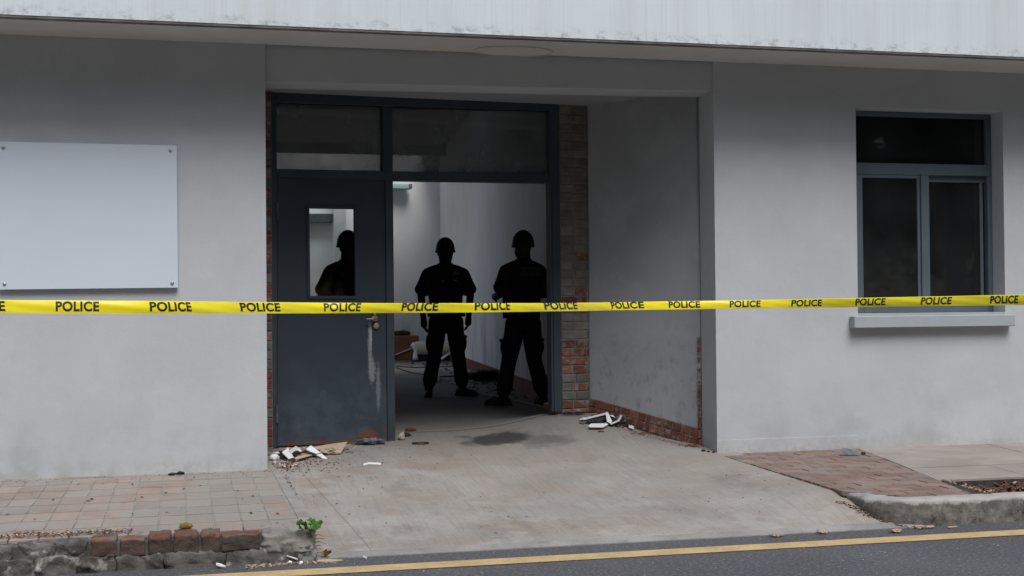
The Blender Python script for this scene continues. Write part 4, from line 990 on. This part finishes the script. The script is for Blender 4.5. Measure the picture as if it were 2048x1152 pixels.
p = PF(745, 929.5); v, f = strip([(-.07, 0, .004), (-.03, .005, .012), (.02, .0, .010), (.065, .005, .006)], (0, .022, .004)); loose('paper_scrap', v, f, white_m2, 'thin white scrap alone on the driveway before the door', 'paper scrap', p, thick=.003, rot=(0, 0, -.1))
p = PF(803, 880); lumpy('rubble_lump', p, .035, pale_crumb, 'beige rubble lump at the foot of the middle frame post', 'rubble', 11, (.8, .8, 1.0), .5)
p = PF(812, 873); lumpy('rubble_lump', p, .03, dark_paper, 'dark rubble lump behind the beige one by the middle post', 'rubble', 12, (1.3, .7, .6), .6)
p = PF(821, 862); lumpy('leaf_clump', p, .035, litter_m, 'brown curled leaf clump on the floor just inside the doorway', 'leaf clump', 14, (1.3, .8, .5), .5)
p = PF(841, 887.5); n = 24; m = MB(); pts = [(.068*math.cos(2*math.pi*k/n), .05*math.sin(2*math.pi*k/n), .006) for k in range(n+1)]; m.tube(pts, .006, 6, False); o = m.build('rubber_ring', black_m, smooth_=True); o.location = p; tag(o, 'black rubber ring lying flat on the concrete at the threshold', 'ring')
# right heap by the brick base
GR2 = 'torn white panels heaped by the recess wall'
Yr = PF(1210, 852).y
def pb3(name, pts, hs, mat, label, th=.006, group=GR2, cat='panel scrap'):
    v = [PF(x, y) for x, y in pts]; v = [Vector((p.x, p.y, p.z+h)) for p, h in zip(v, hs)]; c_ = sum(v, Vector())/len(v); c_.z = hfloor(c_.x, c_.y)
    m = MB().prism([p-c_ for p in v], (0, 0, -th)); o = m.build(name, mat); o.location = c_; return tag(o, label, cat, group)
pxpiece('panel_scrap', [(1163, 838.5), (1210, 825), (1214, 823.5), (1216, 826), (1212, 829.5), (1166, 840)], white_m, 'narrow white edge strip rising across the right heap', [], [Yr]*6, .01) if False else None
pxpiece('panel_scrap', [(1163, 838.5), (1210, 826), (1215, 823.8), (1214, 828.5), (1168, 840)], white_m, 'narrow white edge strip rising over the heap by the recess wall', 'panel scrap', [Yr+.02]*5, .01, GR2)
pxpiece('panel_scrap', [(1211.5, 827), (1215.5, 824), (1224, 842), (1222, 847), (1214.5, 843)], white_m, 'upright folded white flap in the middle of the right heap', 'panel scrap', [Yr, Yr+.02, Yr-.02, Yr-.04, Yr-.03], .006, GR2)
pxpiece('panel_scrap', [(1177, 851.5), (1182, 847), (1214, 846.5), (1216, 849), (1206, 854.5), (1180, 854)], white_m, 'flat white panel lying lowest in the heap by the recess wall', 'panel scrap', [Yr-.09, Yr-.05, Yr-.03, Yr-.05, Yr-.11, Yr-.11], .006, GR2)
pxpiece('panel_scrap', [(1221, 847), (1236, 840), (1242, 830), (1244, 831.5), (1239, 842), (1222, 849.5)], white_m, 'curved white panel edge curling up at the right of the heap', 'panel scrap', [Yr-.04]*6, .008, GR2)
pxpiece('panel_scrap', [(1165, 840), (1212, 829), (1221, 848), (1200, 847), (1180, 844)], dark_paper, 'dark hollow backing sheet under the white strip of the right heap', 'panel scrap', [Yr+.03, Yr+.05, Yr+.0, Yr+.0, Yr+.0], .01, GR2)
pxpiece('panel_scrap', [(1223, 850), (1240, 842), (1248, 829), (1250, 838), (1238, 852)], dark_paper, 'dark sheet behind the curved panel edge', 'panel scrap', [Yr-.02, Yr+.0, Yr+.02, Yr+.02, Yr+.0], .01, GR2)
p = PF(1242, 848); lumpy('rubble_lump', p, .05, mortar_m, 'grey rubble stone beside the heap of torn white panels', 'rubble', 21, (.8, .7, 1.), .4)
p = PF(1266, 852); lumpy('rubble_lump', p, .05, dark_paper, 'flat dark rubble against the brick base of the recess', 'rubble', 22, (1.4, .7, .5), .5)
def sticks(name, centre, n, spread, L, mat, label, cat='twigs', hz=.02):
    m = MB()
    for k in range(n):
        a = random.uniform(-.5, .5) + (math.pi if random.random() < .5 else 0); l = random.uniform(.4, 1)*L
        x, y = random.gauss(0, spread[0]), random.gauss(0, spread[1]); z = random.uniform(.003, hz); dz = random.uniform(-.3, .3)*hz
        mid = Vector((x+random.uniform(-.01, .01), y+random.uniform(-.01, .01), z+.004))
        m.tube([(x-math.cos(a)*l/2, y-math.sin(a)*l/2, max(.002, z-dz)), mid, (x+math.cos(a)*l/2, y+math.sin(a)*l/2, max(.002, z+dz))], [.002, .004, .002], 5)
    o = m.build(name, mat); o.location = centre; tag(o, label, cat, None, 'stuff'); return o
sticks('twig_litter', PF(1262, 853), 40, (.12, .04), .22, crumb_dk, 'dark twigs strewn beside the right heap')
sticks('twig_litter', PF(1150, 829), 30, (.09, .03), .12, crumb_dk, 'dark twigs at the foot of the brick pier')
sticks('twig_litter', PF(1285, 868), 22, (.07, .03), .07, litter_m, 'short brown twigs along the brick base', hz=.008)
sticks('twig_litter', PF(1395, 893), 24, (.05, .03), .06, litter_m, 'brown twigs at the recess wall corner', hz=.015)
sticks('twig_litter', PF(615, 906), 60, (.16, .05), .12, pale_crumb, 'pale splinters in the heap by the door', hz=.04)
sticks('twig_litter', PF(600, 912), 70, (.14, .05), .10, crumb_dk, 'dark splinters in the heap by the door', hz=.04)
for (x, y, s_, lb) in ((1372, 902, .018, 'largest dark pellet near the right wall foot'),):
    lumpy('pellet', PF(1407, 903), .016, crumb_dk, 'first dark pellet at the right wall foot', 'pellet', 31, (1, 1, .7)); lumpy('pellet', PF(1417, 904.5), .012, crumb_dk, 'middle dark pellet at the right wall foot', 'pellet', 32, (1, 1, .7)); lumpy('pellet', PF(1427, 906), .012, crumb_dk, 'last dark pellet next to the right wall corner', 'pellet', 33, (1, 1, .7))
lumpy('leaf_clump', PF(1202, 864), .022, litter_m, 'dark brown leaf lying before the heap of white panels', 'leaf', 35, (1.3, .8, .35))
# scrap on the pavers
p = PZ(1703, 910, .182)
m = MB(); m.v = [(-.10, .0, .004), (-.065, .03, .060), (-.045, -.02, .004), (.03, -.045, .004), (.07, -.02, .012), (.0, .03, .045)]
m.f = [(0, 2, 1), (1, 2, 3, 4, 5)]
loose('card_scrap', m.v, m.f, grey_cloth, 'folded grey card scrap standing on the red pavers by the wall', 'card scrap', p, thick=.003)
lumpy('dark_clod', PZ(1727, 909, .182), .016, crumb_dk, 'dark clod on the pavers right of the grey card', 'clod', 36, (1.2, .8, .8))
# black cloth thing and fruit on the left tiles
p = PZ(352, 951, .187); m = MB(); m.tube([(-.055, -.01, .010), (-.025, -.008, .013), (0, 0, .012), (.025, .012, .018), (.06, .016, .012)], [.006, .012, .007, .014, .008], 8); o = m.build('glove_scrap', black_m, smooth_=True); o.location = p; tag(o, 'small black twisted rubber scrap on the tiles near the wall', 'rubber scrap')
p = PZ(372, 1057, .172); lumpy('fallen_fruit', p, .032, yfold, 'rotting yellow and black fruit on the tiles above the kerb', 'fruit', 41, (1.1, .8, .6), .35)
def shard(px_, py2, z, L, Wd, H_, rz, mat, label, cat='shard', seed=0):
    P2 = [(-L, -Wd*.6), (-L*.85, Wd*.8), (0, Wd), (L, Wd*.2), (L*.8, -Wd*.3), (0, -Wd*.9)]; m = MB().prism([(a, b_, .002+H_*(.5+.5*a/L)*0) for a, b_ in P2], (0, 0, .006)); m.v = [(x, y, z_ + (H_*(x/L*-.5+.5))) for x, y, z_ in m.v]
    o = m.build('shard', mat); o.location = PZ(px_, py2, z); o.rotation_euler = (rad(12), 0, rz); return tag(o, label, cat)
shard(590, 1122, .0, .048, .028, .035, 0, white_m2, 'white porcelain shard under the broken kerb corner')
shard(442, 1136, .0, .028, .020, .02, .1, white_m2, 'lone white shard on the asphalt before the brick kerb')
shard(660, 1124, .0, .075, .018, .004, .0, chip_m, 'long wood chip lying on the asphalt at the driveway edge', 'wood chip')
lumpy('shard', PZ(602, 1128, .0), .012, white_m2, 'small white fragment below the porcelain shard', 'shard', 51, (1, 1, .8)); lumpy('shard', PZ(580, 1127, 0), .011, white_m2, 'tiny white fragment left of the porcelain shard', 'shard', 52, (1, 1, .8))
shard(730, 1118, .0, .013, .01, .01, .2, white_m2, 'white chip on the asphalt right of the long wood chip')
shard(1905, 1056, .0, .05, .008, .004, .35, chip_m, 'thin wood splinter on the asphalt before the right kerb', 'wood chip')
for (x, y, lb, sd) in ((1643, 1068, 'pale dry leaf on the asphalt below the driveway edge', 3), (1793, 1066, 'pale dry leaf at the right driveway corner', 4), (1838, 1058, 'curled tan leaf at the foot of the right kerb', 5), (1860, 1057, 'second tan leaf at the foot of the right kerb', 6), (1553, 1074, 'faint crumpled leaf beside the yellow line', 7)):
    lumpy('dry_leaf', PZ(x, y, 0), .026 if x != 1860 else .020, pale_crumb if sd % 2 else chip_m, lb, 'leaf', sd, (1.3, .7, .45), .95, freq=3.6)
# litter as scattered flakes
def flakes(name, n, gen, mats_, size, label, thickz=.002):
    m = MB(); idx = []
    for k in range(n):
        x, y, z = gen(); l = random.uniform(*size); w = l*random.uniform(.4, .9); R_ = Euler((random.uniform(-.4, .4), random.uniform(-.4, .4), random.uniform(0, 6.3))).to_matrix()
        q = [R_ @ Vector(c) + Vector((x, y, z+l*.25)) for c in ((-l, 0, 0), (0, -w, 0), (l, 0, 0), (0, w, 0), (0, 0, l*.35))]
        i = len(m.v); m.v += [tuple(p) for p in q]; m.f += [(i, i+1, i+4), (i+1, i+2, i+4), (i+2, i+3, i+4), (i+3, i, i+4)]; idx += [random.randrange(len(mats_))]*4
    me = m.mesh(name, fix=False); o = link(name, me, mats_[0])
    for mm in mats_[1:]: me.materials.append(mm.m)
    for p, i in zip(me.polygons, idx): p.material_index = i
    return tag(o, label, 'litter', None, 'stuff')
def g1():
    t = random.random()**1.6; x = PF(550, 932); X = .55+abs(random.gauss(0, .28)); Y = random.gauss(.15, .16); Y = min(Y, .62); return X, Y, hfloor(X, Y)
flakes('leaf_litter', 420, g1, [litter_m, litter_m, crumb_dk, pale_crumb], (.003, .013), 'brown crumbs spread before the door heap')
def g1b():
    X = .60+abs(random.gauss(0, .07)); Y = random.gauss(.10, .05); return X, Y, hfloor(X, Y)+random.uniform(0, .012)
flakes('leaf_litter', 260, g1b, [litter_m, litter_m, pale_crumb, white_m], (.004, .014), 'reddish crumbs piled at the left wall corner')
def gd(cx, cy, sx, sy):
    def f():
        X = random.gauss(cx, sx); Y = random.gauss(cy, sy); return X, Y, hfloor(X, Y)+random.uniform(0, .02)
    return f
hp1 = PF(608, 908); hp2 = PF(1225, 846)
flakes('splinter_heap', 46, gd(hp1.x, hp1.y, .16, .05), [dark_paper, ply_m, white_m, dark_paper, litter_m], (.012, .045), 'ragged splinters mixed into the heap by the door')
flakes('splinter_heap', 60, gd(hp2.x, hp2.y, .15, .06), [dark_paper, dark_paper, white_m, mortar_m, litter_m], (.012, .045), 'ragged splinters mixed into the heap by the recess wall')
def g12():
    X = random.uniform(-1.5, .5); Y = random.uniform(-2.4, -.1); return X, Y, zs(Y)+.002
flakes('leaf_litter', 34, g12, [crumb_dk, litter_m], (.006, .020), 'small dark leaves scattered on the tiles')
def g2():
    X = random.uniform(-1.45, .55); Y = -.06-abs(random.gauss(0, .18)); return X, Y, zs(Y)+.002
flakes('leaf_litter', 330, g2, [litter_m, pale_crumb, pale_crumb, crumb_dk], (.002, .009), 'crumbs along the foot of the left wall')
def g3():
    X = random.uniform(-1.4, -.35); Y = random.gauss(-2.44, .035); return X, Y, .172+.02*max(0, noise.noise(Vector((X*5, 0, 2))))+random.uniform(0, .008)
flakes('leaf_litter', 900, g3, [litter_m, pale_crumb, litter_m, crumb_dk], (.003, .012), 'rotted leaf litter behind the kerb stones')
def g4():
    X = random.uniform(.25, .78); Y = -2.705-abs(random.gauss(0, .03)); return X, Y, 0.
flakes('leaf_litter', 260, g4, [litter_m, pale_crumb, chip_m], (.003, .012), 'leaf crumbs in the gutter under the kerb corner')
def g5():
    t = random.random(); X = lerp(4.06, 4.30, t)+random.gauss(0, .015); Y = lerp(-2.2, -2.66, t); return X-.01, Y, hfloor(X, Y)+.004
flakes('leaf_litter', 260, g5, [litter_m, chip_m, pale_crumb, crumb_dk], (.004, .014), 'leaf crumbs packed along the right kerb return')
def g6():
    X = random.uniform(.7, 4.0); Y = random.uniform(-2.4, .8); return X, Y, hfloor(X, Y)
flakes('leaf_litter', 110, g6, [crumb_dk, litter_m], (.003, .011), 'dark specks scattered over the driveway')
def g7():
    X = random.uniform(-1.5, 9); Y = random.uniform(-3.6, -2.7); return X, Y, 0.
flakes('road_grit', 420, g7, [pale_crumb, white_m, crumb_dk], (.002, .006), 'pale grit scattered on the asphalt')
def g8():
    t = random.random(); X = lerp(.60, .665, t)+random.gauss(0, .012); Y = lerp(-.1, -2.3, t); return X, Y, max(hfloor(X, Y), zs(Y) if X < .63 else 0)+.001
flakes('leaf_litter', 150, g8, [crumb_dk, litter_m], (.003, .009), 'crumbs in the seam between tiles and driveway')
def g9():
    t = random.random(); X = lerp(3.45, 4.08, t); Y = lerp(1.2, .30, t)-abs(random.gauss(0, .06)); return X-.03, Y-.03, hfloor(X, Y)
flakes('leaf_litter', 200, g9, [crumb_dk, litter_m, pale_crumb], (.003, .012), 'crumbs along the brick base of the recess')
def g10():
    X = random.uniform(4.95, 5.35); Y = -2.5+abs(random.gauss(0, .12)) if random.random() < .4 else random.uniform(-2.5, -1.86); X = 4.93+abs(random.gauss(0, .05)) + (Y+2.5)*.15; return X, Y, .168
flakes('leaf_litter', 160, g10, [litter_m, pale_crumb, mulch_m], (.004, .014), 'bark crumbs spilled on the pavers by the planting bed')

# weed at the kerb corner
wb = PZ(628, 1110, .0); wb = PZ(632, 1117, 0.002)
wd = empty('weed', wb, 'green weed with lobed leaves growing up the broken kerb corner', 'weed')
top_ = PY(621, 1050, -2.69)-wb
m = MB(); m.tube([(0, 0, 0), (-.008, 0, .05), (-.012, .0, .10), (top_.x+.01, top_.y, top_.z*.8), (top_.x, top_.y, top_.z)], [.008, .007, .006, .006, .004], 8); m.build('stem', stem_m, wd, smooth_=True)
def lobed(L, seed):
    random.seed(seed); pts = []; n = 34
    for k in range(n+1):
        a = -math.pi*.86+2*math.pi*.86*k/n; r = L*(.62+.30*abs(math.cos(a*2.6))+.07*math.sin(k*2.7))*(1-.18*abs(a)/math.pi); pts.append((r*math.cos(a)*1.0, r*math.sin(a)*.85, .012*math.sin(a*5)+.02*math.cos(a)))
    v = [(-.004, 0, 0)] + pts; f = [(0, i, i+1) for i in range(1, len(pts))]; return v, f
for k, (L, e, off) in enumerate(((.050, (.75, .1, .5), (.02, 0, .0)), (.048, (.6, -.2, 2.9), (-.025, 0, -.004)), (.030, (1.3, .2, 1.6), (.0, 0, .02)), (.03, (1.0, -.2, 2.7), (-.06, 0, .0)))):
    v, f = lobed(L, k); me = bpy.data.meshes.new('leaf'); me.from_pydata(v, [], f); o = link('leaf', me, leaf_m, wd, False); o.location = top_+Vector(off); o.rotation_euler = e
v, f = lobed(.03, 9); me = bpy.data.meshes.new('leaf'); me.from_pydata(v, [], f); o = link('leaf', me, litter_m, wd); o.location = (.05, -.01, .03); o.rotation_euler = (.9, .3, .2); o['label'] = 'withered brown leaf'
m = MB()
for k in range(6): z = .03+k*.02; m.tube([(-.01, 0, z), (.02, -.004, z+.004), (random.uniform(.035, .06), -.006, z+random.uniform(-.012, .006))], [.0015, .0018, .001], 5)
m.build('dry_stalks', litter_m, wd)
random.seed(11)

# inside: far heap
cf = [PZ(790, 712, .38), PZ(838, 709, .38)]
Yb = 15.2
a, b_ = PY(780, 672, Yb), PY(838, 674, Yb); 
cb = MB().box((a.x-.6, Yb, .382), (b_.x, Yb+.5, a.z)).build('cabinet', cab_m, bevel=.01); tag(cb, 'low brown wooden cabinet against the far wall', 'cabinet')
p = PY(803, 670, Yb+.2); lumpy('cable_bundle', (p.x, Yb+.2, a.z), .13, black_m, 'black cable bundle lying on the brown cabinet', 'cable bundle', 61, (1.3, .6, .45), .4)
Yc = 14.5; a, b_ = PY(830, 696, Yc), PY(898, 698.5, Yc); m = MB(); rr = .125
m.tube([(a.x, Yc, a.z), (a.x+.02, Yc, a.z), (b_.x, Yc, b_.z), (b_.x+.02, Yc, b_.z)], [rr*.8, rr, rr, rr*.85], 24); o = m.build('carpet_roll', roll_m, smooth_=True); tag(o, 'cream coloured roll lying across the far debris', 'roll')
MB().box((a.x-.02, Yc-.05, .38), (b_.x+.1, Yc+.35, a.z-rr+.002)).build('pallet', dark_paper); bpy.context.scene.collection.objects[-1]; tag(COL.objects['pallet'], 'dark low pallet under the cream roll', 'pallet')
Yw = 14.25; pts = [PY(824, 688, Yw), PY(829, 692, Yw), PY(831, 702, Yw), PY(830, 712, Yw), PY(831, 719.5, Yw)]
o = MB().tube([tuple(p) for p in pts], [.05, .055, .028, .045, .055], 12).build('white_cloth', white_m2, smooth_=True); tag(o, 'white cloth hanging off the end of the cream roll', 'cloth')
v = [PY(790, 711, 14.3), PY(823, 697, 14.6), PY(826, 700, 14.6), PY(790, 718, 14.2)]; o = MB().prism(v, (0, .25, -.02)).build('leaning_board', dark_paper); tag(o, 'dark board with pale edge leaning at the far debris', 'board')
v = [PY(790, 709, 14.28), PY(822, 696, 14.58), PY(823, 697.5, 14.58), PY(790, 711, 14.28)]; MB().prism(v, (0, .02, 0)).build('pale_edge', white_m, o)
v = [PY(880, 716, 13.9), PY(899, 705, 14.0), PY(901, 706.5, 14.0), PY(884, 719, 13.8)]; o = MB().prism(v, (0, .04, 0)).build('pale_slat', white_m); tag(o, 'pale slat leaning at the right end of the cream roll', 'slat')
p = PF(893, 717); lumpy('dark_debris', p, .16, dark_paper, 'dark debris lump under the right end of the roll', 'debris', 66, (1.3, .7, .4), .5)
p = PF(812, 715); lumpy('dark_debris', p, .15, dark_paper, 'dark debris lump left of the hanging cloth', 'debris', 67, (1.4, .7, .4), .5)
# dim heap by the right wall
def g11():
    t = random.random()**1.3; Y = lerp(4.0, 13.5, t); X = 3.5+.091*(Y-1.3) - .12 - abs(random.gauss(0, .35)); return X, Y, hfloor(X, Y)
flakes('floor_debris', 260, g11, [dark_paper, crumb_dk, mortar_m, crumb_dk], (.008, .045), 'dark scraps along the right wall inside')
b0 = PF(935, 755); b1 = PF(985, 748); v = [b0, PF(1003, 752), b1+Vector((0.1, 0, .17)), b1+Vector((-.05, 0, .16))]
c_ = b0.copy(); o = MB().prism([p-c_ for p in v], (0, .3, .02)).build('cloth_heap', yfold, bevel=.01); o.location = c_; tag(o, 'soiled yellow sheeting heaped by the right wall inside', 'sheeting')
p = PF(982, 762); lumpy('dark_debris', p, .28, dark_paper, 'black crumpled sheet in front of the soiled yellow sheeting', 'debris', 68, (1.2, .6, .28), .6, freq=3)
p = PF(1003, 748); lumpy('dark_debris', p, .16, black_m, 'black bag behind the soiled yellow sheeting', 'debris', 69, (1.1, .7, .8), .5)
a, b_ = PF(966, 758), PF(1012, 757); o = MB().tube([a+Vector((0, 0, .08)), b_+Vector((0, 0, .10))], .010, 8).build('yellow_rod', bandage); tag(o, 'thin yellow rod lying over the black crumpled sheet', 'rod')
def cable(name, pxs, r, mat, label):
    P_ = [PF(x, y)+Vector((0, 0, r)) for x, y in pxs]; Q = []
    for i in range(len(P_)-1):
        p0, p1, p2, p3 = P_[max(i-1, 0)], P_[i], P_[i+1], P_[min(i+2, len(P_)-1)]
        for k in range(6):
            t = k/6; Q.append(.5*((2*p1)+(p2-p0)*t+(2*p0-5*p1+4*p2-p3)*t*t+(3*p1-p0-3*p2+p3)*t**3))
    Q.append(P_[-1]); Q = [Vector((q.x, q.y, hfloor(q.x, q.y)+r)) for q in Q]; o = MB().tube(Q, r, 6).build(name, mat, smooth_=True); return tag(o, label, 'cable')
cable('cable', [(792, 736), (815, 744), (840, 749), (862, 752), (905, 768), (950, 784), (990, 796)], .010, black_m, 'long black cable running diagonally over the inside floor')
cable('cable', [(792, 733), (830, 736), (870, 735), (925, 733)], .008, black_m, 'thin dark cable lying across the far floor')
cable('cable', [(880, 755), (910, 754), (940, 756), (975, 761)], .012, black_m, 'dark cable running behind the facing officer')
cable('cable', [(1036, 760), (1050, 765), (1062, 772), (1080, 773)], .006, white_m, 'pale thin cord on the dark floor between the officer\'s legs')
cable('cable', [(1030, 801), (1050, 806), (1075, 811), (1092, 816)], .004, white_m, 'pale string leading to the orange carton')
p = PF(1095, 820); c0 = empty('carton', p, 'small orange and white carton at the foot of the right frame post', 'carton')
MB().box((-.035, -.02, 0), (.045, .05, .05)).build('box', bandage, c0, bevel=.004); o = MB().prism([(-.025, -.01, .051), (.045, -.01, .051), (.035, .03, .075), (-.01, .03, .075)], (0, .004, 0)).build('lid', white_m, c0)
m = MB().box((-.025, -.012, .051), (.044, .05, .068)).build('lid_block', white_m, c0, bevel=.005)
# wall lamp on the far wall
Yq = 16.1; a, b_ = PY(770, 369, Yq), PY(823, 378, Yq); lm = empty('wall_lamp', (a.x, Yq, b_.z), 'unlit tube lamp with green glass cover high on the far wall', 'lamp')
W_ = b_.x-a.x; H2 = a.z-b_.z
MB().box((0, -.02, 0), (W_, .25, H2)).build('cover', lampm, lm, bevel=.01)
MB().box((0, .0, H2+.004), (W_*.93, .32, H2+.065)).build('bracket', white_m, lm, bevel=.006); MB().box((W_*.9, -.03, H2*.1), (W_*1.02, .2, H2*1.15)).build('end_cap', hinge_m, lm)

# ------------------------------------------------------------------ across the road, behind the viewer: what the panes reflect
def tree_mesh(seed):
    random.seed(seed); m = MB()
    cl = [(random.gauss(0, 1.3), random.gauss(0, 1.3), random.uniform(2.2, 7.8), random.uniform(.9, 1.6)) for _ in range(30)]
    for k in range(9000):
        c_ = random.choice(cl); d_ = Vector((random.gauss(0, 1), random.gauss(0, 1), random.gauss(0, .8))).normalized()*c_[3]*random.random()**.4; p = Vector(c_[:3])+d_
        s_ = random.uniform(.08, .17); R_ = Euler((random.uniform(0, 6), random.uniform(0, 6), random.uniform(0, 6))).to_matrix()
        q = [R_ @ Vector(c) + p for c in ((-s_, 0, 0), (0, -s_*.6, 0), (s_, 0, 0), (0, s_*.6, 0))]; m.poly(q)
    return m.mesh('crown', fix=False)
def trunk_mesh(seed):
    random.seed(seed); m = MB(); m.tube([(0, 0, -.2), (.05, 0, 1.5), (0, .1, 3.2), (.1, 0, 5.5)], [.24, .19, .15, .06], 10)
    for k in range(6):
        a = k*1.05+random.random(); z = random.uniform(2.2, 3.8); m.tube([(0, 0, z), (math.cos(a)*.7, math.sin(a)*.7, z+1.0), (math.cos(a)*1.3, math.sin(a)*1.3, z+2.4)], [.09, .06, .02], 7)
    return m.mesh('trunk')
cms = [tree_mesh(1), tree_mesh(2)]; tms = [trunk_mesh(1), trunk_mesh(2)]
for c_ in cms: c_.materials.append(crown_m.m)
for c_ in tms: c_.materials.append(bark_m.m)
where = ['opposite the window', 'opposite the entrance', 'opposite the blank board', 'far to the right across the road', 'far to the left across the road', 'between the entrance and the window across the road', 'beyond the far right of the road', 'beyond the far left of the road', 'second to the right of the window line', 'just left of the window line', 'just right of the entrance line', 'just left of the entrance line', 'third to the right of the window line', 'between the blank board and the left end']
random.seed(5)
for i, X in enumerate((11, 2.5, -4, 16, -9, 6.8, 21, -14, 13.4, 9, 4.6, .2, 18.5, -6.5)):
    t = empty('street_tree', (X, -19+random.uniform(-2, 2), -.02), 'leafy tree on the grass ' + where[i], 'tree', 'trees across the road'); t.rotation_euler = (0, 0, i*1.3); s_ = random.uniform(1.15, 1.35); t.scale = (s_*1.15, s_*1.15, s_)
    inst('trunk', tms[i % 2], t); inst('crown', cms[i % 2], t)
